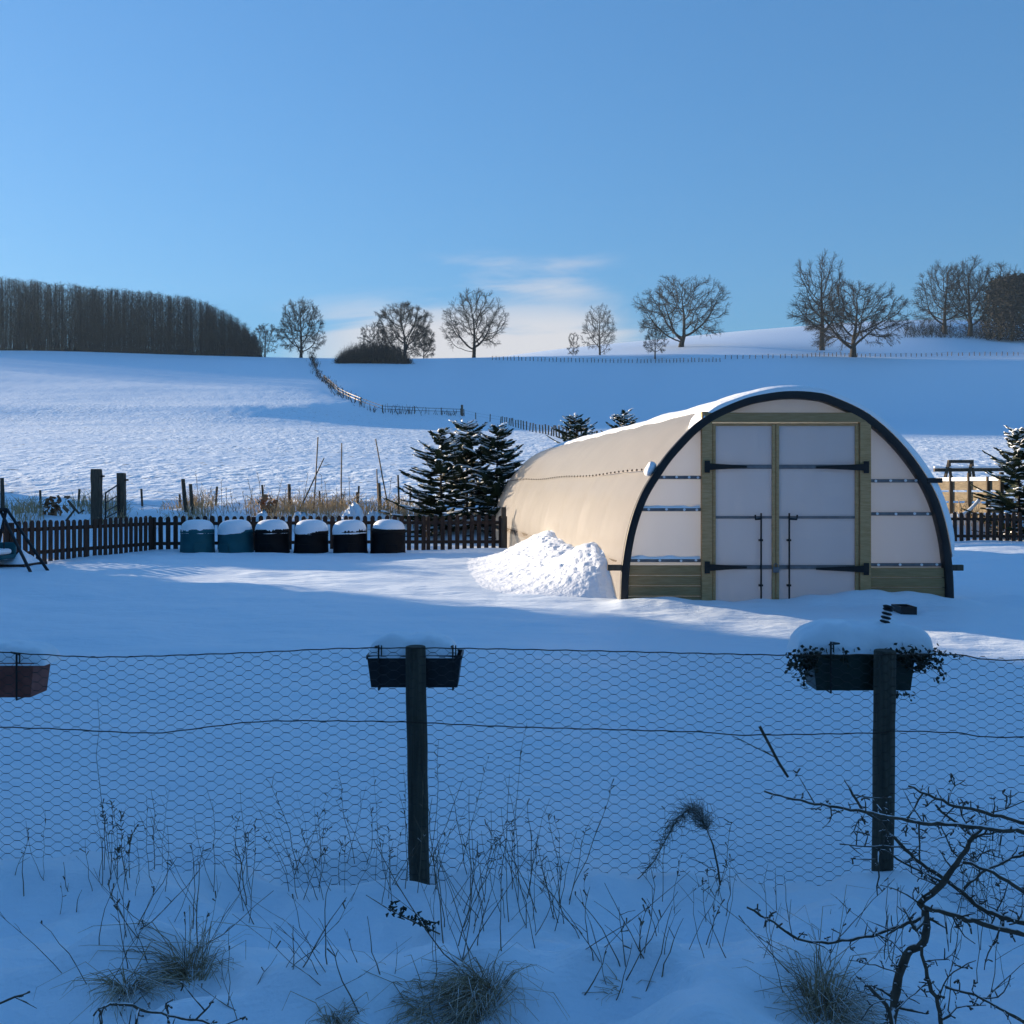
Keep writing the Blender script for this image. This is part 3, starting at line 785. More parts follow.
# woodland, far mass
def woodland():
    rd = np.random.default_rng(4); S_ = []
    for i in range(1900):
        px = rd.uniform(-330, 255) if i < 500 else rd.uniform(-170, 258)
        d = (291+33*float(sstep(-.12,-.34,(px-512)/F)))+rd.random()**1.3*46
        x = (px-512)/F*d; g = zg(x, d)
        topy = (8*max(0,(px-190)/70)*rd.random()) + np.interp(px, [-600,0,60,120,200,235,262], [272,279,284,290,299,316,340])+rd.uniform(-3,16)*rd.random()+2.5*float(vnoise(px*.06,px*0,8))
        zt = CAMZ+(HY-topy)/F*d; H = max(4, zt-g)
        r = rd.uniform(.045,.10)+.08*(rd.random()<.1)
        base = np.array([x,d,g-.5]); tip = np.array([x+rd.normal(0,.6), d+rd.normal(0,.6), zt])
        mid = base*.45+tip*.55+np.array([rd.normal(0,.25),0,0])
        S_.append((*base,*mid,r,r*.6)); S_.append((*mid,*tip,r*.6,.03))
        m = 56
        f = rd.uniform(.12,1,m)**.8
        c = np.where(f[:,None] < .55, base+(mid-base)*(f[:,None]/.55), mid+(tip-mid)*((f[:,None]-.55)/.45))
        L = rd.uniform(1.6,6.0,m)*(1.15-f*.78); ph = rd.random(m)*2*np.pi
        dr = np.stack([np.cos(ph)*.75, np.sin(ph)*.75, rd.uniform(.2,1.5,m)],1); dr /= np.linalg.norm(dr,axis=1,keepdims=True)
        e = c+dr*L[:,None]
        e[:,2] = np.minimum(e[:,2], zt+rd.uniform(-.8,1.0,m))
        for k in range(m): S_.append((*c[k],*e[k],.036,.013))
    o = link('woodland', segs_mesh('woodland', np.array(S_)), M['woodtwig'])
    tag(o, 'dense dark leafless wood along the crest at the left', 'woodland', kind='stuff')
    # scrub along its foot
    n = 9000
    px = rd.uniform(-330, 262, n); d = 288+33*sstep(-.12,-.34,(px-512)/F)+rd.random(n)*8; x = (px-512)/F*d; g = zf(x,d)
    p = np.stack([x,d,g-.2],1); q = p+np.stack([rd.normal(0,.5,n),rd.normal(0,.5,n),rd.uniform(.2,1,n)**2*7],1)
    o = link('scrub', segs_mesh('scrub', np.concatenate([p,q,np.full((n,1),.06),np.full((n,1),.03)],1)), M['woodtwig'])
    tag(o, 'dark scrub along the foot of the wood', 'scrub', kind='stuff')
    n = 3500
    px = rd.uniform(905, 1100, n)**1; b0 = hit(965, 337, 250).y; d = b0-6+rd.random(n)*45; x = (px-512)/F*d; g = zf(x,d)
    p = np.stack([x,d,g-.2],1); q = p+np.stack([rd.normal(0,1.1,n),rd.normal(0,.6,n),rd.uniform(.3,1,n)**2*4.5*np.clip(.5+1.5*vnoise(px*.05,px*0,2),.1,1)],1)
    o = link('scrub', segs_mesh('scrub', np.concatenate([p,q,np.full((n,1),.07),np.full((n,1),.03)],1)), M['woodtwig'])
    tag(o, 'dark scrub below the hilltop clump', 'scrub', kind='stuff')
woodland()

# field fences
def post_fence(path, n, h, w, label, wires=2, dmin=20, jit=.3):
    pts = [hit(px,py,dmin) for px,py in path]
    seg = np.array([p[:] for p in pts]); L = np.concatenate([[0],np.cumsum(np.linalg.norm(np.diff(seg[:,:2],axis=0),axis=1))])
    f = empty('wire_fence', pts[0], label, 'fence', 'post and wire fences across the fields')
    mb = MB(); mb.box(-w/2,w/2,-w/2,w/2,-.5,h); pm = None
    tops = []
    for k in range(n):
        s = L[-1]*(k+.5*jit*random.uniform(-1,1))/(n-1); s = min(max(s,0),L[-1])
        x = float(np.interp(s,L,seg[:,0])); y = float(np.interp(s,L,seg[:,1])); z = zg(x,y)
        if pm is None: 
            p = MB(); p.box(-w/2,w/2,-w/2,w/2,-.5,h); o = bpy.data.objects.new('post', bpy.data.meshes.new('post')); o.data.from_pydata(p.v,[],p.f); o.data.materials.append(M['old_wood']); pm = o
        else: o = pm.copy()
        COL.objects.link(o); o.parent = f; o.location = Vector((x,y,z))-f.location
        o.scale.z = random.uniform(.8,1.15); o.rotation_euler = (random.uniform(-.06,.06), random.uniform(-.08,.08), 0)
        tops.append(Vector((x,y,z)))
    mb = MB()
    for q in range(wires): mb.tube([t+Vector((0,-w/2-.01,h*(.9-.4*q))) for t in tops], max(.004, tops[0].y*.00007), 3)
    mb.build('strand', M['wire'], f)
    return f
post_fence([(492,360),(560,362),(640,363),(720,362)], 62, 1.15, .17, 'post and wire fence along the crest below the middle skyline trees', dmin=200)
post_fence([(725,359),(800,358),(870,357),(950,356),(1040,355)], 62, 1.15, .17, 'post and wire fence along the crest under the broad dark oak', dmin=200)
post_fence([(303,356),(318,376),(340,396),(372,412),(420,414),(462,415)], 70, 1.1, .15, 'fence climbing the hill from the field corner to the lone round tree', dmin=60)
post_fence([(463,416),(500,423),(545,434),(600,447),(660,462)], 44, 1.15, .16, 'fence along the sunlit snowy bank behind the young conifers', dmin=50)
mb = MB(); b = hit(462,416,60); mb.tube([b-Vector((0,0,.5)), b+Vector((0,0,1.9))], .20, 7); o = mb.build('straining_post', M['old_wood']); tag(o, 'tall dark straining post where the hill fences meet', 'post')
def hedgerow(path, n, h, label, dmin, rad=.05):
    pts = np.array([hit(px,py,dmin)[:] for px,py in path]); L = np.concatenate([[0],np.cumsum(np.linalg.norm(np.diff(pts[:,:2],axis=0),axis=1))])
    s = rng.random(n)*L[-1]; x = np.interp(s,L,pts[:,0])+rng.normal(0,.5,n); y = np.interp(s,L,pts[:,1])+rng.normal(0,.5,n)
    hh = h*(.35+.9*np.clip(.5+vnoise(s*.12, s*0, 6)*1.4,0,1))
    p = np.stack([x,y,zf(x,y)-.15],1); q = p+np.stack([rng.normal(0,.35,n),rng.normal(0,.35,n),hh*rng.uniform(.5,1.1,n)],1)
    o = link('hedgerow', segs_mesh('hedgerow', np.concatenate([p,q,np.full((n,1),rad),np.full((n,1),rad*.5)],1)), M['woodtwig'])
    tag(o, label, 'hedge')
hedgerow([(303,356),(318,376),(340,396),(372,412),(420,414),(462,415)], 1700, 1.25, 'ragged leafless hedge following the fence up the hill', 60, .045)

# ------------------------------------------------------------------ young conifers with snow
def spruce(name, base, H, Rr, seed, label, group='young snowy conifers behind the picket fences', snow=1.0):
    rd = random.Random(seed)
    t = empty(name, base, label, 'conifer', group)
    mb = MB(); mb.tube([base-Vector((0,0,.3)), base+Vector((0,0,H*.6)), base+Vector((.02,0,H))], [.045*H/3,.025*H/3,.006], 6); mb.build('trunk', M['bark'], t)
    seg = []; V = []; Q = []; SV = []; SQ = []
    def blob(c, ax, l, w, h):
        n, m = 5, 8; b = len(SV)
        sd = Vector((-ax.y, ax.x, 0)); sd = sd.normalized() if sd.length > 1e-4 else Vector((1,0,0))
        for i in range(n):
            th = math.pi*.62*i/(n-1)
            for k in range(m):
                ph = 2*math.pi*k/m; r = math.sin(th)*(1+rd.uniform(-.12,.12))
                SV.append(tuple(c+ax*(l*r*math.cos(ph))+sd*(w*r*math.sin(ph))+Vector((0,0,h*math.cos(th)))))
        for i in range(n-1):
            for k in range(m): SQ.append((b+i*m+k, b+(i+1)*m+k, b+(i+1)*m+(k+1)%m, b+i*m+(k+1)%m))
    z = .04*H
    while z < H*.97:
        f = z/H
        L0 = Rr*(1-f)**.62*.95+.05
        for k in range(rd.randint(7,10)):
            az = rd.random()*2*math.pi; L = L0*rd.uniform(.45,1.12)
            d = Vector((math.cos(az), math.sin(az), rd.uniform(-.12,.30)+f*.45)).normalized()
            p = base+Vector((0,0,z+rd.uniform(-.10,.10)))
            n = max(3, int(L/.16)); pts = [p]
            for i in range(n):
                dd = (d+Vector((0,0,-.22+.42*i/n))).normalized()
                pts.append(pts[-1]+dd*(L/n))
            for i in range(n):
                seg.append((*pts[i],*pts[i+1],.012*(1-i/n)+.004,.012*(1-(i+1)/n)+.003))
            # needle sprays
            m = int(L/.028)
            for i in range(m):
                s = (.12+.88*i/m)*n; j = min(int(s), n-1); c = pts[j].lerp(pts[j+1], s-j)
                ax = (pts[j+1]-pts[j]).normalized(); sd = Vector((-ax.y,ax.x,0)).normalized()
                for sg in (-1,1):
                    ln = (.07+.16*(1-i/m)*min(1,L/.8))*rd.uniform(.7,1.2)
                    dv = (ax*.75+sd*sg*.8+Vector((0,0,rd.uniform(-.25,.15)))).normalized()
                    wv = dv.cross(Vector((rd.uniform(-.4,.4),rd.uniform(-.4,.4),1))).normalized()*.020
                    e = c+dv*ln; b = len(V)
                    V.extend([tuple(c-wv),tuple(c+wv),tuple(e+wv*.5),tuple(e-wv*.5)]); Q.append((b,b+1,b+2,b+3))
                    up = Vector((0,0,.02)); b = len(V)
                    V.extend([tuple(c-up),tuple(c+up),tuple(e+up*.4),tuple(e-up*.4)]); Q.append((b,b+1,b+2,b+3))
            if rd.random() < .9*snow:
                for q in range(rd.randint(1,3)):
                    s = rd.uniform(.35,.95)*n; j = min(int(s), n-1); c = pts[j].lerp(pts[j+1], s-j)
                    ax = pts[j+1]-pts[j]; ax.z *= .6; ax.normalize()
                    blob(c+Vector((0,0,.012)), ax, rd.uniform(.08,.22), rd.uniform(.05,.11), rd.uniform(.015,.035))
        z += .085*H*(.55+.45*(1-f))*.8+.02
    link('branches', segs_mesh('branches', np.array(seg)), M['bark'], t)
    link('foliage', mesh_np('foliage', V, Q), M['needle'], t)
    if SV: tag(link('snow', mesh_np('snow', SV, SQ, True), M['snow'], t), kind='stuff')
    return t
def spr(px, topy, d, Rr, seed, label, gz=None, **k):
    x = (px-512)/F*d; g = zg(x,d)-.05
    H = CAMZ+(HY-topy)/F*d-g
    spruce('young_spruce', Vector((x,d,g)), H, Rr, seed, label, **k)
spr(441, 430, 26.0, 1.65, 1, 'left tree of the three snowy conifers standing before the field')
spr(467, 421, 26.8, 1.85, 2, 'middle and tallest of the three snowy conifers left of the polytunnel')
spr(497, 424, 26.2, 1.7, 3, 'snowy conifer touching the rear curve of the polytunnel')
spr(576, 415, 38, 1.9, 4, 'conifer whose top shows left over the polytunnel roof near the fence')
spr(624, 411, 38, 1.7, 5, 'conifer tip peeping over the middle of the polytunnel roof')
spr(1019, 428, 26.0, 1.6, 6, 'snowy conifer at the right edge beside the timber bay')

# ------------------------------------------------------------------ field-edge posts, canes, gate
def gp(px, topy, d): 
    x = (px-512)/F*d; return Vector((x,d,zg(x,d)))
def stake(name, p0, p1, d, r, m, label, cat, group=None, n=7):
    a = P(*p0, d); b = P(*p1, d); g = zg(a.x, d)
    u = (b-a).normalized(); a2 = a-u*max(.3, (a.z-g)/max(u.z,.3)+.25) if u.z > .2 else a
    mb = MB(); mid = a2.lerp(b,.5)+Vector((random.uniform(-.02,.02),0,0))
    mb.tube([a2,mid,b],[r*1.05,r,r*.9],n); o = mb.build(name, m, None, True)
    return tag(o, label, cat, group)
def sleeper(px, top, d, w, label):
    x = (px-512)/F*d; g = zg(x,d); zt = CAMZ+(HY-top)/F*d
    mb = MB(); n=6; hw = w/2
    for i in range(n):
        z0 = g-.4+(zt-g+.4)*i/n; z1 = g-.4+(zt-g+.4)*(i+1)/n
    vs=[]; k=8
    for i in range(k+1):
        zz = g-.4+(zt-g+.4)*i/k; ww = hw*(1+random.uniform(-.05,.05)); o_ = random.uniform(-.01,.01)
        vs += [(x-ww+o_,d-ww,zz),(x+ww+o_,d-ww,zz),(x+ww+o_,d+ww,zz),(x-ww+o_,d+ww,zz)]
    fs=[(3,2,1,0),tuple(k*4+j for j in range(4))]+[(i*4+j,i*4+(j+1)%4,(i+1)*4+(j+1)%4,(i+1)*4+j) for i in range(k) for j in range(4)]
    mb.add(vs,fs); o = mb.build('gate_post', M['old_wood'], None, bevel=.02)
    tag(o, label, 'post', 'thick posts of the field gateway')
    mb = MB(); s=1
    mb.box(x+hw-.01, x+hw+.09, d-.03, d+.03, zt-.22, zt-.17); mb.build('hinge_pin', M['iron'], o)
sleeper(96.5, 469, 27.0, .24, 'thick tall timber gate post, left of the pair')
sleeper(121.5, 473, 28.0, .20, 'thick timber gate post carrying the small metal gate')
g = empty('metal_gate', gp(112,0,27.4), 'small open metal tube gate hanging between the thick gate posts', 'gate')
mb = MB(); d=27.4
q = [P(105,495,d),P(106,515,d),P(119,507,d),P(119,485,d)]
q = [P(105.5,493,26.7),P(105.5,518,26.7),P(119,511,27.9),P(119,484,27.9)]
mb.tube([q[0],q[1],q[2],q[3],q[0]], .022, 6); mb.build('gate_frame', M['iron'], g)
mb = MB(); mb.tube([q[0].lerp(q[1],.4),q[3].lerp(q[2],.4)],.016,6); mb.tube([q[0].lerp(q[1],.75),q[3].lerp(q[2],.75)],.016,6); mb.build('gate_bar', M['iron'], g)
G1 = 'fence stakes along the edge of the field'
stake('fence_stake',(186.5,510),(183,479),28.5,.062,M['old_wood'],'leaning dark stake, taller one of the leaning pair','stake',G1)
stake('fence_stake',(193.5,512),(190.5,484),28.3,.055,M['old_wood'],'leaning dark stake, shorter one of the leaning pair','stake',G1)
stake('fence_stake',(289,510),(289.2,484),28.8,.05,M['old_wood'],'upright dark stake alone at field edge above the black bins','stake',G1)
stake('fence_stake',(379.5,510),(379,483),28.6,.05,M['old_wood'],'upright dark stake beside the crossing canes left of the conifers','stake',G1)
stake('fence_stake',(2.5,505),(2,478),29,.06,M['old_wood'],'upright dark stake at the left edge of the picture','stake',G1)
stake('fence_stake',(357,508),(357,492),28.6,.035,M['old_wood'],'short thin stake between the tall canes','stake',G1)
stake('fence_stake',(398.5,505),(398,475),28.2,.03,M['old_wood'],'thin tall stake close to the left conifer','stake',G1)
G2 = 'thin canes standing at the edge of the field'
for i,(a,b,lab) in enumerate([((314,502),(318,437),'tall thin cane, tallest of those above the black bins'),((302,505),(324,458),'cane leaning steeply to the right above the black bins'),
    ((341.5,502),(341.8,443),'straight vertical cane left of the leaning one near the conifers'),((388,505),(375.7,439),'long cane leaning left just before the conifers'),
    ((377.5,485),(376.8,469),'short cane by the upright stake near the conifers')]):
    stake('garden_cane',a,b,28.4+.1*i,.021,M['deadstem'],lab,'cane',G2,5)
# bent stick by the gateway
mb = MB(); mb.tube([P(66,521,26.3),P(74.5,510,26.3),P(68,500.5,26.3)],.03,5); mb.tube([P(68,500.5,26.3),P(79,513.5,26.4),P(84,510,26.4)],.03,5)
o = mb.build('broken_rail', M['old_wood']); tag(o,'broken dark sticks crossing above the picket fence left of the gateway','sticks')

# dry vegetation along the field edge
def edge_grass():
    S_ = []; n = 5200
    px = rng.uniform(-120, 430, n); px[:600] = rng.uniform(900,1100,600)
    d = rng.uniform(26.8, 30.2, n); cl = np.clip(.5+1.6*vnoise(px*.035, d*.4, 14), .05, 1)
    keep = rng.random(n) < cl; px, d, cl = px[keep], d[keep], cl[keep]; n = len(px)
    x = (px-512)/F*d; z = zf(x,d)
    p = np.stack([x,d,z-.05],1); h = rng.uniform(.12,.42,n)*(.5+cl); lean = rng.normal(0,.18,(n,2))
    m_ = p+np.stack([lean[:,0]*h*.5,lean[:,1]*h*.5,h*.6],1); q = m_+np.stack([lean[:,0]*h*1.6,lean[:,1]*h,h*.4],1)
    r = np.full((n,1),.010)
    o = link('dry_grass', segs_mesh('dry_grass', np.concatenate([np.concatenate([p,m_,r,r*.8],1),np.concatenate([m_,q,r*.8,r*.3],1)])), M['straw'])
    tag(o,'pale dry grass along the edge of the field','grass',kind='stuff')
    S_ = []
    for pxx in list(np.linspace(196,300,9))+list(rng.uniform(190,400,22)):
        d = rng.uniform(27.3,29); x = (pxx-512)/F*d; z = zg(x,d); h = rng.uniform(.5,1.15)
        a = np.array([x,d,z-.1]); l = rng.normal(0,.07,2)
        b = a+np.array([l[0]*h,l[1]*h,h*.55]); c = b+np.array([l[0]*h*1.3,l[1]*h,h*.55])
        S_ += [(*a,*b,.010,.008),(*b,*c,.008,.005)]
        for k in range(4):
            e = b+(c-b)*rng.uniform(.2,1); S_.append((*e,*(e+np.array([rng.normal(0,.05),0,.08])),.006,.004))
    o = link('dry_reeds', segs_mesh('dry_reeds', np.array(S_)), M['deadstem']); tag(o,'thin dead reed stems along the edge of the field','reeds',kind='stuff')
    # brown leafy dock plants
    for i,(px_,py_,lab) in enumerate([(265,500,'withered brown plant with curled leaves above the third bin'),(55,501,'withered russet plant on the snowy bank left of the gateway')]):
        V=[];Q=[]
        dd=27.8; x=(px_-512)/F*dd; z=zg(x,dd)
        for k in range(60):
            c=np.array([x+rng.normal(0,.16),dd+rng.normal(0,.12),z+rng.uniform(.05,.55)]); a=rng.normal(size=3)*.07; b=rng.normal(size=3)*.05
            n0=len(V); V+= [c-a,c+b,c+a,c-b]; Q.append((n0,n0+1,n0+2,n0+3))
        for k in range(8):
            pass
        o=link('withered_plant',mesh_np('withered_plant',V,Q),mat('withered_leaf_%d'%i,(.20,.10,.05),(.32,.19,.10),rough=.8)); tag(o,lab,'plant')
    # snow-laden clumps
    for i,(px_,w_,h_) in enumerate([(236,.75,.34),(300,.45,.40),(353,.5,.55),(330,.4,.3),(262,.4,.4),(150,.8,.25),(375,.5,.35)]):
        dd=26.8; x=(px_-512)/F*dd; z=zg(x,dd); V=[];Q=[]; n,m_=10,24
        for a in range(n):
            th=math.pi*.55*a/(n-1)
            for k in range(m_):
                ph=2*math.pi*k/m_; r=1+.7*float(fbm(np.array([2.2*math.cos(ph)+i*5]),np.array([2.2*math.sin(ph)+a*.5]),8,3)[0])
                V.append((x+w_*.6*r*math.sin(th)*math.cos(ph),dd+.4*r*math.sin(th)*math.sin(ph),z-.08+h_*r*math.cos(th)))
        for a in range(n-1):
            for k in range(m_): Q.append((a*m_+k,(a+1)*m_+k,(a+1)*m_+(k+1)%m_,a*m_+(k+1)%m_))
        o=link('snowy_tussock',mesh_np('snowy_tussock',V,Q,True),M['lump'])
        tag(o,['wide rounded snow covered tussock behind the teal bins','snow covered tussock at the foot of the lone upright stake','tallest snow covered tussock, at the foot of the vertical cane','small snow covered tussock between the canes','snow covered tussock under the withered brown plant','low snow covered tussock right of the gateway','snow covered tussock near the left conifer'][i],'tussock','snow covered tussocks along the field edge')
edge_grass()
post_fence([(-60,507),(60,506),(140,506),(230,506),(330,506),(410,505)], 11, .55, .05, 'low wire fence along the near edge of the lit field', wires=3, dmin=27)

# ------------------------------------------------------------------ timber bay at right
def bay():
    d = 27.5
    t = empty('timber_bay', gp(965,0,d), 'sunlit pale timber bay with dark uprights behind the right picket fence', 'timber bay')
    a = P(938,0,28.6); b = P(1000,0,26.6); g = min(zg(a.x,a.y), zg(b.x,b.y))
    a.z = b.z = g
    zt = CAMZ+(HY-479)/F*d
    u = (b-a).normalized()
    mb = MB(); nb = 5
    for k in range(nb):
        z0 = g-.1+(zt-g+.1)*k/nb; z1 = g-.1+(zt-g+.1)*(k+1)/nb-.055
        zc=(z0+z1)/2; mb.bar((a.x,a.y,zc),(b.x,b.y,zc),.03,z1-z0)
    mb.build('board_panel', M['pale_wood'], t)
    for q in (.2,.5,.8,1.0):
        p = a.lerp(b,q); mb = MB(); nrm = Vector((-.0,-.06,0)); mb.box(p.x-.05,p.x+.05,p.y-.12,p.y-.04,g-.3,zt+.08+random.uniform(-.06,.1)); mb.build('upright', M['old_wood'], t, bevel=.01)
    mb = MB(); mb.bar((a.x,a.y,zt+.0),(b.x,b.y,zt+.0),.12,.10); mb.build('snow_strip', M['snow'], t)
    # trestle behind with a dark rail
    d=29.2
    s = empty('trestle', gp(958,0,d), 'dark A shaped timber trestle with rail above the timber bay', 'trestle')
    mb = MB()
    for x in (949,972):
        top = P(x,461.5,d); mb.bar(P(x-6,487,d-.3),top,.07); mb.bar(P(x+3,487,d+.3),top,.07)
    mb.build('leg', M['old_wood'], s)
    mb = MB(); mb.bar(P(948,461.5,d),P(973,461.5,d),.10,.09); mb.build('top_bar', M['old_wood'], s)
    mb = MB(); mb.bar(P(934,470,d),P(1012,469.5,d),.10,.10); mb.build('rail', M['old_wood'], s)
    mb = MB(); mb.bar(P(934,467.3,d),P(1012,466.8,d),.11,.035); mb.build('snow_strip', M['snow'], s)
    # bent snow-covered sheet leaning in front
    dd=26.6; V=[];Q=[];n=14
    for i in range(n):
        f=i/(n-1); px=957+21*f; py=514-16*f**1.7
        for yy in (dd,dd+.5): V.append(tuple(P(px,py,yy)))
    Q=[(2*i,2*i+2,2*i+3,2*i+1) for i in range(n-1)]
    o=link('snowy_sheet',mesh_np('snowy_sheet',V,Q,True),M['snow']); sm=o.modifiers.new('solid','SOLIDIFY'); sm.thickness=.09
    tag(o,'curved snow covered sheet leaning in front of the timber bay','sheet')
bay()

# ------------------------------------------------------------------ garden swing at left edge
def swing():
    d = 16.8
    t = empty('garden_swing', gp(0,0,d), 'dark tubular swing frame with snowy teal seat at the left edge', 'garden swing')
    mb = MB(); mb.tube([P(-70,511,d),P(-40,509.5,d),P(7,509.5,d)], .028, 8); mb.build('top_bar', M['iron'], t, True)
    for a,b in (((7,509.5,d),(46,568,d-.5)),((1,512,d),(31,573,d-.9)),((6,511,d),(-3,552,d+.7)),((-62,510,d),(-78,572,d-.8)),((-62,510,d),(-70,556,d+.7))):
        mb = MB(); A=P(*a); B=P(*b); mb.tube([A,B,B+(B-A).normalized()*.25], .026, 8); mb.build('leg', M['iron'], t, True)
    mb = MB(); a=P(-60,556,d); b=P(9,556,d); mb.box(a.x,b.x,d-.25,d+.25,a.z-.05,a.z+.02); mb.box(a.x,b.x,d+.2,d+.26,a.z-.02,a.z+.22); mb.build('seat', M['teal'], t, bevel=.02)
    mb = MB(); mb.box(a.x+.03,b.x-.03,d-.24,d+.19,a.z+.021,a.z+.12); mb.build('snow_cap', M['snow'], t, bevel=.05)
    for x in (-55,4):
        mb = MB(); q=P(x,509.5,d); mb.tube([q,P(x,556,d)],.008,5); mb.build('hanger', M['iron'], t)
    dd=17.2
    b_ = empty('raised_bed', gp(20,0,dd), 'dark low plank box with snow heaped on it beneath the swing', 'raised bed')
    a=P(-30,563,dd); b=P(34,563,dd); mb=MB(); mb.box(a.x,b.x,dd-.35,dd+.5,.1,a.z); mb.build('plank_side', M['brown_wood'], b_, bevel=.01)
    V=[];Q=[];n=20;m_=14
    for i in range(n):
        for j in range(m_):
            u=i/(n-1);v=j/(m_-1); x=a.x+.02+(b.x-a.x-.04)*u; y=dd-.33+.8*v
            e=min(1,6*min(u,1-u))*min(1,5*min(v,1-v))
            z=a.z-.01+e*(.10+.10*float(fbm(np.array([u*4]),np.array([v*2]),4,3)[0])+.18*math.exp(-((x-P(26,0,dd).x)/.12)**2-((v-.4)/.25)**2))
            V.append((x,y,z))
    Q=[(i*m_+j,(i+1)*m_+j,(i+1)*m_+j+1,i*m_+j+1) for i in range(n-1) for j in range(m_-1)]
    link('snow_cap',mesh_np('snow_cap',V,Q,True),M['snow'],b_)
swing()

# ------------------------------------------------------------------ front fence with netting
FD = 4.2
TOPW = [(-400,655),(-60,648),(0,652),(50,655),(110,657),(240,653),(340,648.5),(405,648),(470,648.5),(600,651),(780,655),(880,654.5),(960,655),(1024,660),(1360,650),(1700,655)]
MIDW = [(-400,728),(-60,724),(0,727),(60,729),(150,733),(200,728),(260,721.5),(340,721),(405,722),(430,723),(520,727),(700,732),(740,735),(870,733),(900,731),(960,733),(1024,737),(1360,725),(1700,730)]
def front_fence():
    t = empty('wire_fence', (P(416,0,FD).x, FD, -.06), 'chicken wire fence on round posts across the foreground', 'fence')
    def post(px0, px1, top, bot, w):
        a = P(px1, bot, FD+.045); b = P(px0, top, FD+.045)
        mb = MB(); a2 = a+(a-b).normalized()*.4
        pts=[a2.lerp(b,f) for f in np.linspace(0,1,14)]
        pts=[p+Vector((random.uniform(-.0015,.0015),0,0)) for p in pts]
        mb.tube(pts, [w*(1+random.uniform(-.02,.02)) for _ in pts], 18)
        return mb.build('post', M['post_wood'], t, False, bevel=.006)
    post(415.5,419.5,646,886,.043); post(885,882.5,650,868,.045); post(-58,-56,645,880,.043); post(1352,1352,648,880,.043)
    for W,r,nm in ((TOPW,.0026,'strand'),(MIDW,.0026,'strand')):
        mb = MB(); q = resample(W, 240)
        pts = [P(a, b+.35*math.sin(i*1.7), FD-.004) for i,(a,b) in enumerate(q)]
        mb.tube(pts, r, 5); mb.build(nm, M['rust'], t)
    # hexagonal netting
    cw, ch = .0405, .0375
    x0, x1 = P(-330,0,FD).x, P(1360,0,FD).x
    tw = np.array(TOPW); nc = int((x1-x0)/cw); nr = 29
    V = {}; E = []
    segs = []
    def pt(c, rr, k):
        return None
    def warp(x, z):
        px = x/FD*F+512
        top = CAMZ+(HY-np.interp(px, tw[:,0], tw[:,1]))/F*FD
        dx = .018*float(vnoise(x*3.1, z*3.7, 91))+.010*float(vnoise(x*9, z*9, 93)); dz = .022*float(vnoise(x*2.3+7, z*3, 95))+.010*float(vnoise(x*11, z*8, 97))
        return (x+dx, FD-.003+.012*float(vnoise(x*2, z*2, 99)), top+z+dz*min(1,-z*8))
    e = cw*.33
    for c in range(nc):
        for r in range(nr):
            xc = x0+c*cw; zc = -(r+(.5 if c % 2 else 0))*ch
            # horizontal (twisted) edge on top of the cell, slants on its right
            A = warp(xc-e*.72, zc); B = warp(xc+e*.72, zc); 
            C = warp(xc+cw-e*.72, zc-ch/2); D = warp(xc+cw-e*.72, zc+ch/2) 
            if zc > -.02 and c % 2 == 0 and r == 0: D = None
            segs.append((*A,*B,.0018,.0018)); segs.append((*B,*C,.0008,.0008))
            if D: segs.append((*B,*D,.0008,.0008))
    link('netting', segs_mesh('netting', np.array(segs)), M['wire'], t)
front_fence()

# planters
def planter(pxl, pxr, rim, bot, d, m, label, snow_top, snow_l, snow_r, hooks, seed):
    c = P((pxl+pxr)/2, bot, d)
    t = empty('planter', c, label, 'planter', 'planters hung along the wire fence')
    a = P(pxl, rim, d); b = P(pxr, bot, d); h = a.z-b.z; hw = (b.x-a.x)/2; dp = .085
    mb = MB(); cx = (a.x+b.x)/2
    def ring(f, z, g=0): return [(cx-hw*f+g, d-dp*f*.97+dp+g, z), (cx+hw*f-g, d-dp*f*.97+dp+g, z), (cx+hw*f-g, d+dp*f+dp-g, z), (cx-hw*f+g, d+dp*f+dp-g, z)]
    vs = ring(.90,b.z)+ring(.975,a.z-.018)+ring(1.0,a.z-.018)+ring(1.0,a.z)+ring(.97,a.z)+ring(.95,a.z-.03)
    fs = [(3,2,1,0)]
    for k in range(5): fs += [(k*4+j,k*4+(j+1)%4,(k+1)*4+(j+1)%4,(k+1)*4+j) for j in range(4)]
    fs.append((20,21,22,23)); mb.add(vs,fs)
    mb.build('box', m, t, bevel=.004)
    # snow cap
    sl, sr = P(snow_l,0,d).x, P(snow_r,0,d).x; zt = CAMZ+(HY-snow_top)/F*(d+dp); n,k_=44,18; V=[]
    for i in range(n):
        for j in range(k_):
            u=i/(n-1)*2-1; v=j/(k_-1)*2-1
            x=(sl+sr)/2+(sr-sl)/2*u; y=d+dp+dp*.985*v
            e=max(0,(1-abs(u)**3.4))**.36*max(0,(1-abs(v)**3))**.30
            z=a.z-.012+(zt-a.z+.012)*e*(1+.28*float(fbm(np.array([u*2.2+seed]),np.array([v*1.2]),6,3)[0]))
            V.append((x,y,z))
    Q=[(i*k_+j,(i+1)*k_+j,(i+1)*k_+j+1,i*k_+j+1) for i in range(n-1) for j in range(k_-1)]
    link('snow_cap', mesh_np('snow_cap',V,Q,True), M['snow'], t)
    for hx in hooks:
        mb=MB(); x=P(hx,0,d).x; zt2=a.z+.055
        mb.tube([(x,d+.04,zt2-.03),(x,FD-.02,zt2),(x,d-.012,zt2-.01),(x,d-.012,b.z-.006),(x,d+.16,b.z-.006)],.004,6)
        mb.tube([(x+.012,d-.010,zt2-.01),(x+.012,d-.010,a.z)],.003,6)
        mb.build('hook', M['iron'], t)
    return t
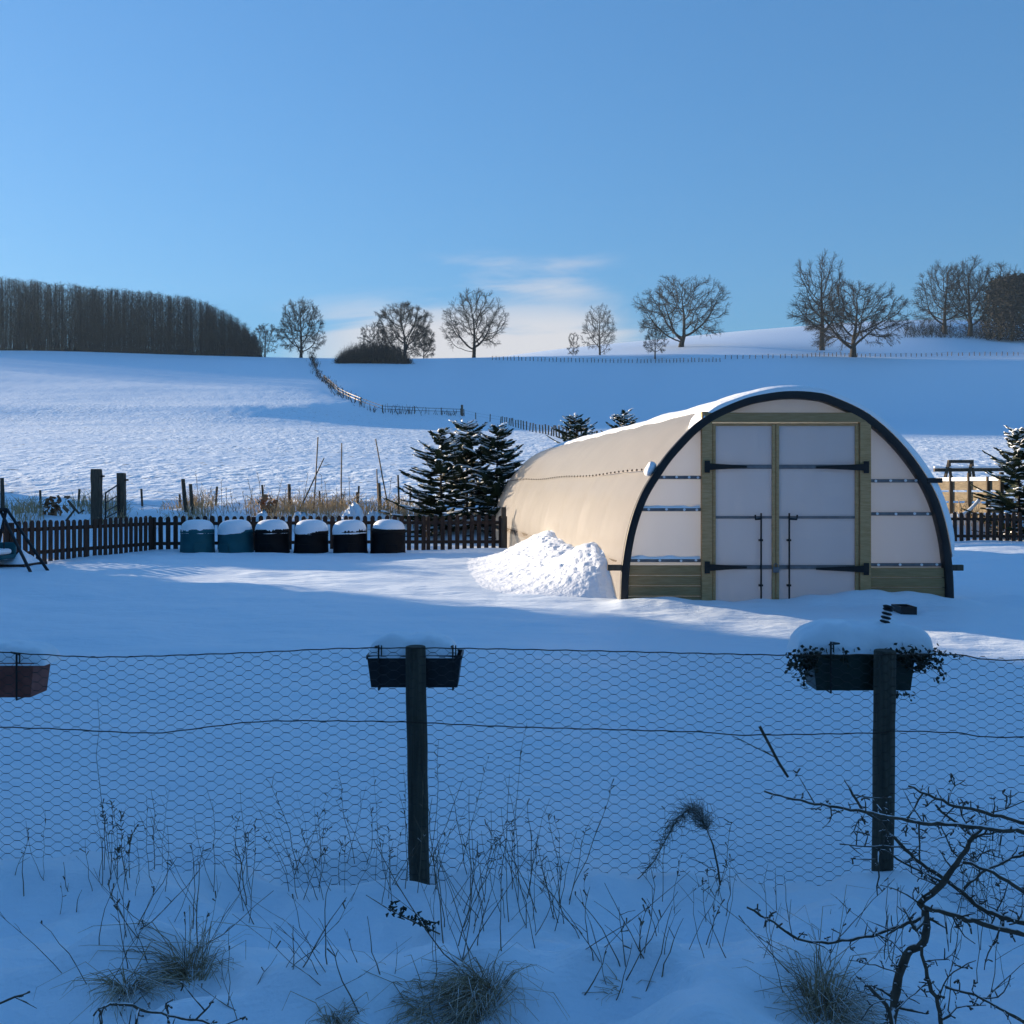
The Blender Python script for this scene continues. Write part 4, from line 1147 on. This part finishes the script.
planter(366,462,655.5,688,4.29,M['black'],'black planter with soft snow cap behind the nearer middle fence post',632.5,368,456,(379,453),1)
planter(-62,34,663,698,4.24,M['terra'],'brown red planter with snow at the left edge of the picture',640,-58,44,(18,),2)
pr_ = planter(812,917,652,691,4.30,M['greenpot'],'dark green planter with tall snow heap and trailing plants behind the right post',619,797,936,(830,),3)
def trailing():
    V=[];Q=[];S_=[]
    for i in range(150):
        sgn = -1 if rng.random()<.5 else 1
        px = (815-rng.random()**1.6*26) if sgn<0 else (905+rng.random()**2.0*50)
        if rng.random()<.45: px = rng.uniform(800,935)
        py = 654+rng.normal(0,4)+ (abs(px-865)>50)*rng.uniform(0,14)
        d=4.26+rng.uniform(0,.2); c=np.array(P(px,py,d))
        root=np.array(P(np.clip(px,822,910),652,d)); S_.append((*root,*c,.0018,.001))
        for k in range(6):
            q=c+rng.normal(0,.012,3); a=rng.normal(size=3); a/=np.linalg.norm(a); b=np.cross(a,rng.normal(size=3)); b/=np.linalg.norm(b)
            a*=.012; b*=.008; n0=len(V); V+=[q-a,q+b,q+a,q-b]; Q.append((n0,n0+1,n0+2,n0+3))
    for px0,py0,px1,py1 in ((800,655,805,688),(812,660,802,686),(900,660,915,672),(915,655,945,675),(925,650,962,657),(890,692,912,697)):
        for f in np.linspace(0,1,16):
            c=np.array(P(px0+(px1-px0)*f,py0+(py1-py0)*f,4.28)); 
            for k in range(3):
                q=c+rng.normal(0,.007,3); a=rng.normal(size=3)*.005; b=rng.normal(size=3)*.004; n0=len(V); V+=[q-a,q+b,q+a,q-b]; Q.append((n0,n0+1,n0+2,n0+3))
        S_.append((*P(px0,py0,4.28),*P(px1,py1,4.28),.0015,.001))
    o=link('trailing_plant',mesh_np('trailing_plant',V,Q),M['leaf']); tag(o,'dark trailing evergreen plant spilling from the right planter','plant')
    tag(link('stem',segs_mesh('stem',np.array(S_)),M['deadstem'],o),kind='stuff')
trailing()
def ornament():
    c=P(884.5,623,4.36); ax=Vector((.25,0,1)).normalized()
    t=empty('garden_ornament',c,'small tilted ornament with dark and white bands on the right planter snow','ornament')
    for k in range(4):
        a=c+ax*(k*.018); mb=MB(); mb.tube([a,a+ax*.004,a+ax*.009,a+ax*.012],[.015,.022,.022,.016],12); mb.build('band',M['iron'],t,True)
        if k<3:
            mb=MB(); mb.tube([a+ax*.0115,a+ax*.0185],[.016,.016],12); mb.build('ring',M['screw'],t,True)
    mb=MB(); mb.tube([c+ax*.066,c+ax*.074,c+ax*.08],[.02,.026,.012],12); mb.build('cap',M['iron'],t,True)
ornament()
o=MB(); c=P(901,617,10.8); d=P(917,607,10.8); g=zg(c.x,10.9)
for (x0,x1,y0,y1) in ((c.x,d.x,10.8,10.82),(c.x,d.x,11.06,11.08),(c.x,c.x+.02,10.82,11.06),(d.x-.02,d.x,10.82,11.06)): o.box(x0,x1,y0,y1,g-.05,d.z)
o.box(c.x+.02,d.x-.02,10.82,11.06,g-.05,g+.0)
tag(o.build('tray',M['black']),'small black tray lying in the snow before the polytunnel doors','tray')

# ------------------------------------------------------------------ foreground weeds
def curve_pts(a, b, n, bow, rd):
    a=Vector(a); b=Vector(b); L=(b-a).length
    pr=Vector((rd.gauss(0,1),rd.gauss(0,1)*.6,rd.gauss(0,.4))).normalized()*bow*L
    return [a.lerp(b,i/n)+pr*math.sin(math.pi*i/n*.9)+Vector((rd.gauss(0,1),rd.gauss(0,1),rd.gauss(0,1)))*L*.008 for i in range(n+1)]
def weeds():
    rd=random.Random(9); segs=[]
    def stem(bx,by,tx_,ty,r=.0017,br=0,head=0,bow=.05):
        b=hit(bx,by); d=b.y; tpt=P(tx_,ty,d+rd.uniform(-.1,.15)); b.z-=.02
        pts=curve_pts(b,tpt,6,bow,rd)
        for i in range(6): segs.append((*pts[i],*pts[i+1],r*(1-.10*i),r*(1-.10*(i+1))))
        L=(tpt-b).length
        for k in range(br):
            f=rd.uniform(.35,.95)*6; i=min(int(f),5); c=pts[i].lerp(pts[i+1],f-i)
            u=(pts[i+1]-pts[i]).normalized(); e=c+(u*.7+Vector((rd.gauss(0,.6),rd.gauss(0,.5),rd.uniform(0,.4))))*L*rd.uniform(.1,.24)
            m=c.lerp(e,.5)+Vector((0,0,L*.01)); segs.append((*c,*m,r*.6,r*.5)); segs.append((*m,*e,r*.5,r*.35))
        for k in range(head):
            f=rd.uniform(.62,1)*6; i=min(int(f),5); c=pts[i].lerp(pts[i+1],f-i)
            e=c+Vector((rd.gauss(0,.010),rd.gauss(0,.010),rd.uniform(.004,.020))); segs.append((*c,*e,.0014,.0022))
    # (x range, base y range, height range, count, lean, branches, head)
    for x0,x1,y0,y1,h0,h1,n,ln,br,hd in (
        (100,165,868,900,40,85,16,10,3,18),(0,110,875,915,20,70,9,14,1,2),(200,260,880,930,50,110,7,16,4,8),(285,395,862,905,40,95,30,26,2,5),
        (385,440,868,900,30,130,8,20,1,3),(425,570,868,935,40,120,36,26,1,4),(560,740,880,960,30,95,22,26,2,5),(430,540,900,985,50,130,24,40,1,0),
        (120,220,900,985,40,120,20,45,2,2),(580,660,930,1010,30,100,14,40,2,1),(740,900,890,1000,30,110,22,35,2,3),(930,1030,890,1020,40,130,22,35,2,3),(0,330,930,1020,30,90,16,50,2,1),(280,400,960,1024,30,90,14,60,1,1)):
        for k in range(n):
            bx=rd.uniform(x0,x1); by=rd.uniform(y0,y1); h=rd.uniform(h0,h1); stem(bx,by,bx+rd.gauss(0,ln)+rd.uniform(-ln,ln)*.6,by-h,rd.uniform(.0009,.0021),br=rd.randint(0,br),head=hd if rd.random()<.6 else 0,bow=rd.uniform(.01,.10))
    for s in ((247,905,232,835,.0026,4,4),(255,925,222,860,.002,2,0),(425,872,462,778,.0022,0,0),(428,880,436,740,.0016,0,6),(407,880,404,770,.0014,0,4),(515,885,528,725,.0013,0,4),(512,890,512,820,.0018,2,8),
              (110,860,98,700,.0016,0,0),(155,870,152,790,.002,3,4),(640,1000,672,905,.002,0,0),(560,960,690,870,.0015,0,0),(375,880,372,770,.0010,0,3)):
        stem(*s[:4],r=s[4],br=s[5],head=s[6],bow=.04)
    o=link('dry_weeds',segs_mesh('dry_weeds',np.array(segs),4),M['deadstem']); tag(o,'thin dead weed stems poking through the foreground snow','weeds',kind='stuff')
weeds()
def tussock(px,py,w,h,seed,label,lean=(0,0),n=420):
    rd=random.Random(seed); clump=[(rd.gauss(lean[0]*2.2,.55),rd.gauss(lean[1]*1.5,.4)) for _ in range(4)]+[(rd.gauss(0,1.2),rd.gauss(0,.6))]; b=hit(px,py); segs=[]; W=w/F*b.y/2; Hh=h/F*b.y
    for k in range(n):
        r=W*.34*math.sqrt(rd.random()); az=rd.random()*2*math.pi
        p=Vector((b.x+r*math.cos(az), b.y+r*math.sin(az)*.6, 0)); p.z=zg(p.x,p.y)-.03
        L=Hh*rd.uniform(.25,1.0)*(1.7 if rd.random()<.12 else 1); g1=Vector((rd.gauss(0,.55),rd.gauss(0,.4),0)); cl=clump[rd.randrange(5)]; out=Vector((math.cos(az)*.15+g1.x*.42+cl[0], math.sin(az)*.15+g1.y*.42+cl[1], .85)).normalized()
        m=p+out*L*.55; dr=rd.uniform(.2,2.2); e=m+(out+Vector((out.x*.9+rd.gauss(0,.3),out.y*.9+rd.gauss(0,.3),-.6*dr))).normalized()*L*.5; f_=e+(Vector((out.x+rd.gauss(0,.5),out.y+rd.gauss(0,.5),-.5*dr))).normalized()*L*rd.uniform(.1,.35)
        rr=rd.uniform(.0008,.0017); segs.append((*p,*m,rr,rr*.9)); segs.append((*m,*e,rr*.9,rr*.6)); segs.append((*e,*f_,rr*.6,rr*.3))
    o=link('grass_tussock',segs_mesh('grass_tussock',np.array(segs)),M['deadgrass']); tag(o,label,'grass tussock','dead grass tussocks in the foreground snow')
tussock(192,975,75,75,1,'dead grass tussock leaning left with dark hollow at lower left of the picture',(-.42,.1),330)
tussock(482,998,100,70,2,'wide arching dead grass tussock below the middle fence post',(-.45,-.15),400)
tussock(425,1004,90,50,6,'flattened pale grass tussock just left of the arching one',(-.6,-.1),300)
tussock(822,1010,90,80,3,'frosted dead grass tussock under the thorny shrub at lower right',(.1,-.2),330)
tussock(335,1020,46,34,4,'small dark grass tussock at the bottom edge left of centre',(-.1,0),200)
tussock(128,985,34,60,5,'ragged dark grass tussock beside the thorny twig at lower left',(0,0),130)
tussock(622,985,40,34,7,'thin grass tussock alone right of the arching one',(-.3,0),70)
def seedstalk():
    rd=random.Random(3); d=hit(440,932).y-.02; A=P(366,895,d+.1); B=P(404,917,d); C=P(440,934,d)
    mb=MB(); mb.tube([A,A.lerp(B,.5)+Vector((0,0,-.003)),B,C],[.0012,.002,.0028,.003],6)
    o=mb.build('seed_stalk',M['deadstem']); tag(o,'fallen stalk with dark seed pods below the middle post','plant')
    mb=MB()
    for k in range(46):
        f=rd.uniform(.25,.95); c=A.lerp(B,f*2) if f<.5 else B.lerp(C,f*2-1)
        c=c+Vector((rd.gauss(0,.012),rd.gauss(0,.012),rd.gauss(.004,.014)))
        mb.tube([c,c+Vector((rd.gauss(0,.006),0,.009)),c+Vector((rd.gauss(0,.006),0,.015))],[.002,.0055,.002],6)
    mb.build('seed_pods',M['leaf'],o)
seedstalk()
def plume():
    d=FD-.12; rd=random.Random(5)
    st=[(721,892),(718,868),(713,845),(707,830)]
    mb=MB(); mb.tube([P(x,y,d) for x,y in st],[.0045,.004,.0035,.002],6); mb.tube([P(716,872,d),P(700,862,d),P(686,857,d)],[.0022,.0016,.001],5)
    o=mb.build('bent_plant',M['thorn']); tag(o,'broken plant with feathery head bent over against the netting right of centre','plant')
    segs=[]; path=[(707,830),(700,815),(690,808),(678,818),(668,835),(655,860),(640,877),(618,893)]
    pp=[P(x,y,d) for x,y in path]
    for i in range(len(pp)-1): segs.append((*pp[i],*pp[i+1],.0022,.0022))
    for k in range(420):
        f=rd.random()**1.5*(len(pp)-2.4); i=int(f); c=pp[i].lerp(pp[i+1],f-i); u=(pp[i+1]-pp[i]).normalized()
        s=.05*(1-.55*f/(len(pp)-1)); m=c+Vector((rd.gauss(0,s*.55),rd.gauss(0,s*.5),rd.gauss(0,s*.45)))+u*s*.3; e=m+u*s*.6+Vector((rd.gauss(0,s*.3),rd.gauss(0,s*.3),rd.gauss(0,s*.3)))
        segs.append((*c,*m,.0009,.0008)); segs.append((*m,*e,.0008,.0005))
    link('feathery_head',segs_mesh('feathery_head',np.array(segs)),M['deadstem'],o)
plume()
mb=MB(); d=FD-.03; mb.tube([P(759.5,726,d),P(768,742,d),P(779,763,d),P(788,777,d)],[.0065,.006,.0062,.0055],7); mb.tube([P(775,757,d),P(757,748,d),P(733,736,d)],[.0035,.0028,.0018],5)
tag(mb.build('twig',M['thorn']),'dark broken twig hooked on the middle strand of the netting','twig','broken twigs near the wire fence')
mb=MB(); d=3.95; mb.tube([P(-20,897,d),P(20,891,d),P(50,887,d),P(70,884,d)],[.005,.005,.004,.003],7); tag(mb.build('twig',M['thorn']),'dark twig lying on the snow line at left below the netting','twig','broken twigs near the wire fence')
def thorny(name, lines, d, label, cat, dfun=None, spur=1.0, seed=2):
    rd=random.Random(seed); main=[]
    for pts,(r0,r1) in lines:
        q=resample(pts, max(6,int(sum(math.hypot(pts[i+1][0]-pts[i][0],pts[i+1][1]-pts[i][1]) for i in range(len(pts)-1))/7)))
        n=len(q); dd=rd.uniform(-.10,.10); ph=rd.random()*6
        W=[P(a,b,d+dd*math.sin(math.pi*i/(n-1)*.9)+ .03*math.sin(i*.25+ph))+Vector((rd.gauss(0,.0015),0,rd.gauss(0,.0015))) for i,(a,b) in enumerate(q)]
        rr=[.66*(r0+(r1-r0)*i/(n-1))*(1+.2*rd.random()) for i in range(n)]
        sp=[]; main.append((W,rr,sp))
        for i in range(1,n-1):
            for k in range(2):
                if rd.random()<.55*spur:
                    c=W[i]; u=(W[i+1]-W[i-1]).normalized(); v=Vector((rd.gauss(0,1),rd.gauss(0,1),rd.gauss(.2,1))); v=(v-u*v.dot(u)).normalized()
                    L=rd.uniform(.008,.030) if rd.random()<.8 else rd.uniform(.03,.09)
                    e=c+(v+u*rd.uniform(-.2,.7)).normalized()*L; m=c.lerp(e,.55)+Vector((rd.gauss(0,.002),0,rd.gauss(0,.002)))
                    t_=max(.0016, rr[i]*.38); sp.append((*c,*m,t_,t_*.9)); sp.append((*m,*e,t_*.9,t_*.7 if L<.03 else t_*.3))
                    if rd.random()<.35:
                        for z in range(3):
                            e2=e+Vector((rd.gauss(0,.006),rd.gauss(0,.006),rd.gauss(0,.006))); sp.append((*e,*e2,.0018,.0022))
    t=empty(name,main[0][0][0],label,cat)
    for W,rr,sp in main:
        mb=MB(); mb.tube(W,rr,8)
        for g_ in sp: mb.tube([g_[0:3],g_[3:6]],[g_[6],g_[7]],4)
        mb.build('branch',M['thorn'],t,True)
k=.0023
thorny('thorn_shrub',[
 ([(889,1060),(892,1022),(896,993),(901,972),(908,953),(921,945),(927,926),(925,910)],(.0150,.0120)),
 ([(925,910),(921,902),(943,883),(961,859),(972,838),(985.5,824)],(.0120,.0055)),
 ([(1060,838),(1024,832),(964,825.6),(921,823),(894.5,817.5),(865,812),(830,805.5),(803.5,801.5),(766,791)],(.0085,.0035)),
 ([(1050,830),(1024,823),(991,813.5),(948,803),(921,792),(908,785)],(.0075,.0035)),
 ([(867,813),(880,823),(894.5,837.6),(916,859),(943,878),(964,894),(985.5,910),(1024,923),(1060,930)],(.0040,.0100)),
 ([(748,907),(771,920.6),(798,939),(830,942),(865,936.6),(900,926),(921,918)],(.0035,.0065)),
 ([(924,907),(953,915),(991,926),(1024,934),(1060,940)],(.0085,.0090)),
 ([(945,987.5),(980,998),(1023,1022),(1050,1035)],(.0035,.006)),
 ([(921,947),(927,974),(937,1001),(941,1022),(944,1050)],(.0050,.0085)),
 ([(868,985),(884,1003.5),(890.5,1017),(892,1030)],(.0055,.0075)),
 ([(846,781),(853,795),(862,810)],(.0035,.0045)),
 ([(964,888),(976,877),(991,867),(1024,853.6),(1050,848)],(.0045,.0055)),
 ([(964,862),(991,872),(1024,891),(1050,903)],(.0050,.0065)),
 ([(935,805),(950,818),(972,836)],(.0035,.0050)),
 ([(923,793),(912,812),(902,832)],(.0028,.0028)),
 ([(940,880),(915,868),(897,860),(886,850),(878,850)],(.0045,.003)),
 ([(840,844),(870,846),(900,847)],(.0022,.003)),
 ([(918,822),(919.5,845),(920,862)],(.0030,.0030)),
 ([(878,850),(879,875),(877,895)],(.003,.002)),
 ([(925,915),(917,930),(908,916),(903,908)],(.006,.004)),
]+[([(a_,b_),((a_+c_)/2+random.uniform(-8,8),(b_+d_)/2+random.uniform(-8,8)),(c_,d_)],(.0026,.0014)) for a_,b_,c_,d_ in (
 (905,955,868,930),(900,975,850,960),(893,1000,842,985),(927,960,960,940),(937,1000,975,960),(941,1020,985,1005),(921,905,880,885),(943,883,905,868),
 (961,859,940,820),(955,868,1000,850),(991,926,1010,880),(1000,930,985,970),(953,915,975,945),(964,862,985,845),(894,1010,930,980),(885,1000,862,1020),
 (980,998,1010,975),(972,838,958,800),(948,803,965,780),(991,813,1012,790),(865,812,850,835),(830,806,822,828),(1010,925,1024,900),(900,926,885,960))]+[
 ([(972,838),(985,834),(1004,832)],(.004,.0025)),
],2.35,'bare frosted thorn shrub with crossing branches at the lower right corner','shrub')
thorny('thorn_branch',[
 ([(100,1030),(104,1008),(125,1004),(140,1009),(160,1013),(182,1018),(205,1022),(225,1030)],(.005,.0045)),
 ([(138,1009),(136,1022),(133,1040)],(.0045,.004)),([(168,1014),(166,1005),(172,1000)],(.0035,.0025)),([(196,1020),(206,1010),(216,996)],(.0035,.0022)),
],2.3,'thorny dark branch lying at the lower left bottom edge','branch',seed=6,spur=.8)
thorny('thorn_branch',[([(-25,1008),(0,1003),(14,998),(29,992)],(.005,.0035))],2.4,'short thorny twig entering at the lower left corner','branch',seed=8,spur=.5)

# ------------------------------------------------------------------ unseen hedges added beside and behind the view to shade the garden
def shade_hedge(x0,x1,y0,y1,H,n,label):
    xm,ym=(x0+x1)/2,(y0+y1)/2; g=zg(xm,ym)
    t=empty('shade_hedge',(xm,ym,g),label,'hedge','unseen evergreen hedges added for shade')
    lx,ly=x1-x0,y1-y0
    f=rng.random(n); pk=rng.random(n)*(2*H*(lx+ly)+lx*ly); u=rng.random(n)
    sx_=pk<2*H*ly; sy_=(~sx_)&(pk<2*H*(lx+ly)); lo=rng.random(n)<.5
    x=np.where(sx_,np.where(lo,x0,x1),x0+lx*u); y=np.where(sy_,np.where(lo,y0,y1),y0+ly*np.where(sy_,0,rng.random(n)))
    x=x+rng.normal(0,.15,n); y=y+rng.normal(0,.15,n)
    hh=H+.6*vnoise((x+y)*.6,x*0,3)+.3*vnoise((x-y)*1.7,x*0,4)
    z=np.where(sx_|sy_,f*hh,hh)+rng.normal(0,.14,n)
    c=np.stack([x,y,z+g],1); a=rng.normal(size=(n,3)); a/=np.linalg.norm(a,axis=1,keepdims=True); b=np.cross(a,rng.normal(size=(n,3))); b/=np.linalg.norm(b,axis=1,keepdims=True)
    s=rng.uniform(.05,.12,(n,1)); V=np.stack([c-a*s,c+b*s*.6,c+a*s,c-b*s*.6],1).reshape(-1,3)
    link('leaves',mesh_np('leaves',V,np.arange(n*4).reshape(-1,4)),M['hedge'],t)
    mb=MB(); mb.box(x0+.15,x1-.15,y0+.15,y1-.12,g-.6,g+H-.25); mb.build('shade_core',M['hedge'],t)  # solid box added inside so the hedge lets no light through
shade_hedge(-17.2,-14.6,-14.0,21.4,5.2,60000,'unseen tall evergreen hedge added at the left to shade the garden')  # sun blocker added out of view for the garden's shade
shade_hedge(-15.5,15.0,-9.4,-7.4,4.6,60000,'unseen dark conifer hedge added behind the viewpoint to darken the foreground')  # added out of view to cut sky light on the foreground
shade_hedge(-22.2,-20.6,28.4,36.2,2.45,20000,'unseen low evergreen hedge added at the left to shade the bins and bank')  # sun blocker added out of view for the bins and bank

# ------------------------------------------------------------------ thin winter haze
hz=MB(); hz.box(-640,640,-640,640,-3.0,130); ho=hz.build('haze',None); tag(ho,kind='stuff')
hm=bpy.data.materials.new('haze_air'); hm.use_nodes=True; hn=hm.node_tree; hn.nodes.remove(hn.nodes['Principled BSDF'])
pv=hn.nodes.new('ShaderNodeVolumePrincipled'); pv.inputs['Density'].default_value=.00013; pv.inputs['Color'].default_value=(.50,.74,1.0,1); pv.inputs['Anisotropy'].default_value=.2
hn.links.new(pv.outputs[0],hn.nodes['Material Output'].inputs['Volume']); ho.data.materials.append(hm)

# ------------------------------------------------------------------ light, sky, camera
w=bpy.data.worlds.new('World'); S.world=w; w.use_nodes=True
nt=w.node_tree; N=nt.nodes; L=nt.links; bg=N['Background']
sky=N.new('ShaderNodeTexSky'); sky.sky_type='NISHITA'; sky.sun_disc=False; sky.sun_elevation=SUN_EL; sky.sun_rotation=SUN_AZ
sky.altitude=100; sky.air_density=1.5; sky.dust_density=.5; sky.ozone_density=6.0
gm=N.new('ShaderNodeGamma'); gm.inputs['Gamma'].default_value=.63; L.new(sky.outputs[0],gm.inputs['Color'])
tint=N.new('ShaderNodeMix'); tint.data_type='RGBA'; tint.blend_type='MULTIPLY'; tint.inputs['Factor'].default_value=1
L.new(gm.outputs[0],tint.inputs['A']); tint.inputs['B'].default_value=(.66,1.02,1.42,1)
tc=N.new('ShaderNodeTexCoord'); sx=N.new('ShaderNodeSeparateXYZ'); L.new(tc.outputs['Generated'],sx.inputs[0])
def mth(op,a,b=None):
    n=N.new('ShaderNodeMath'); n.operation=op
    for i,v in enumerate((a,b)):
        if v is None: continue
        if isinstance(v,(int,float)): n.inputs[i].default_value=v
        else: L.new(v,n.inputs[i])
    return n.outputs[0]
def mrg(v,a,b):
    n=N.new('ShaderNodeMapRange'); n.interpolation_type='SMOOTHSTEP'; n.inputs['From Min'].default_value=a; n.inputs['From Max'].default_value=b; L.new(v,n.inputs['Value']); return n.outputs[0]
yy=mth('MAXIMUM',sx.outputs['Y'],.05)
az=mth('DIVIDE',sx.outputs['X'],yy); el=mth('DIVIDE',sx.outputs['Z'],yy)
cb=N.new('ShaderNodeCombineXYZ'); L.new(mth('MULTIPLY',az,4.2),cb.inputs[0]); L.new(mth('MULTIPLY',mth('ADD',el,mth('MULTIPLY',az,-.06)),26),cb.inputs[1])
cn=N.new('ShaderNodeTexNoise'); cn.inputs['Scale'].default_value=1.0; cn.inputs['Detail'].default_value=7; cn.inputs['Roughness'].default_value=.55; cn.inputs['Distortion'].default_value=.5; L.new(cb.outputs[0],cn.inputs['Vector'])
lowm=mth('MULTIPLY',mrg(el,.215,.155),mrg(mth('ABSOLUTE',mth('ADD',az,.03)),.26,.08))
wis=mth('MULTIPLY',mth('MULTIPLY',mrg(el,.245,.225),mrg(el,.185,.205)),mrg(mth('ABSOLUTE',mth('ADD',az,-.005)),.13,.03))
msk=mth('ADD',mth('MULTIPLY',lowm,1.0),mth('MULTIPLY',wis,.75))
cl=mth('MULTIPLY',mrg(mth('ADD',cn.outputs['Fac'],mth('MULTIPLY',msk,.32)),.50,.80),mth('MINIMUM',msk,1.0))
mx=N.new('ShaderNodeMix'); mx.data_type='RGBA'; L.new(mth('MULTIPLY',cl,.85),mx.inputs['Factor']); L.new(tint.outputs['Result'],mx.inputs['A']); mx.inputs['B'].default_value=(3.1,2.95,2.95,1)
L.new(mx.outputs['Result'],bg.inputs['Color']); bg.inputs['Strength'].default_value=.096

ld=bpy.data.lights.new('Sun','SUN'); ld.energy=5.0; ld.angle=R(.55); ld.color=(1.0,.79,.565)
lo=bpy.data.objects.new('Sun',ld); COL.objects.link(lo); lo.rotation_euler=SD.to_track_quat('Z','Y').to_euler()
cd=bpy.data.cameras.new('Camera'); cam=bpy.data.objects.new('Camera',cd); COL.objects.link(cam); S.camera=cam
cam.location=(0,0,CAMZ); cam.rotation_euler=(R(90),0,0); cd.sensor_width=36; cd.lens=36*F/1024; cd.shift_y=-(512-HY)/1024; cd.clip_start=.05; cd.clip_end=5000
S.view_settings.view_transform='Standard'; S.view_settings.look='None'; S.view_settings.exposure=1.42; S.view_settings.gamma=1
S.cycles.max_bounces=10; S.cycles.diffuse_bounces=6; S.cycles.transmission_bounces=6; S.cycles.sample_clamp_indirect=4
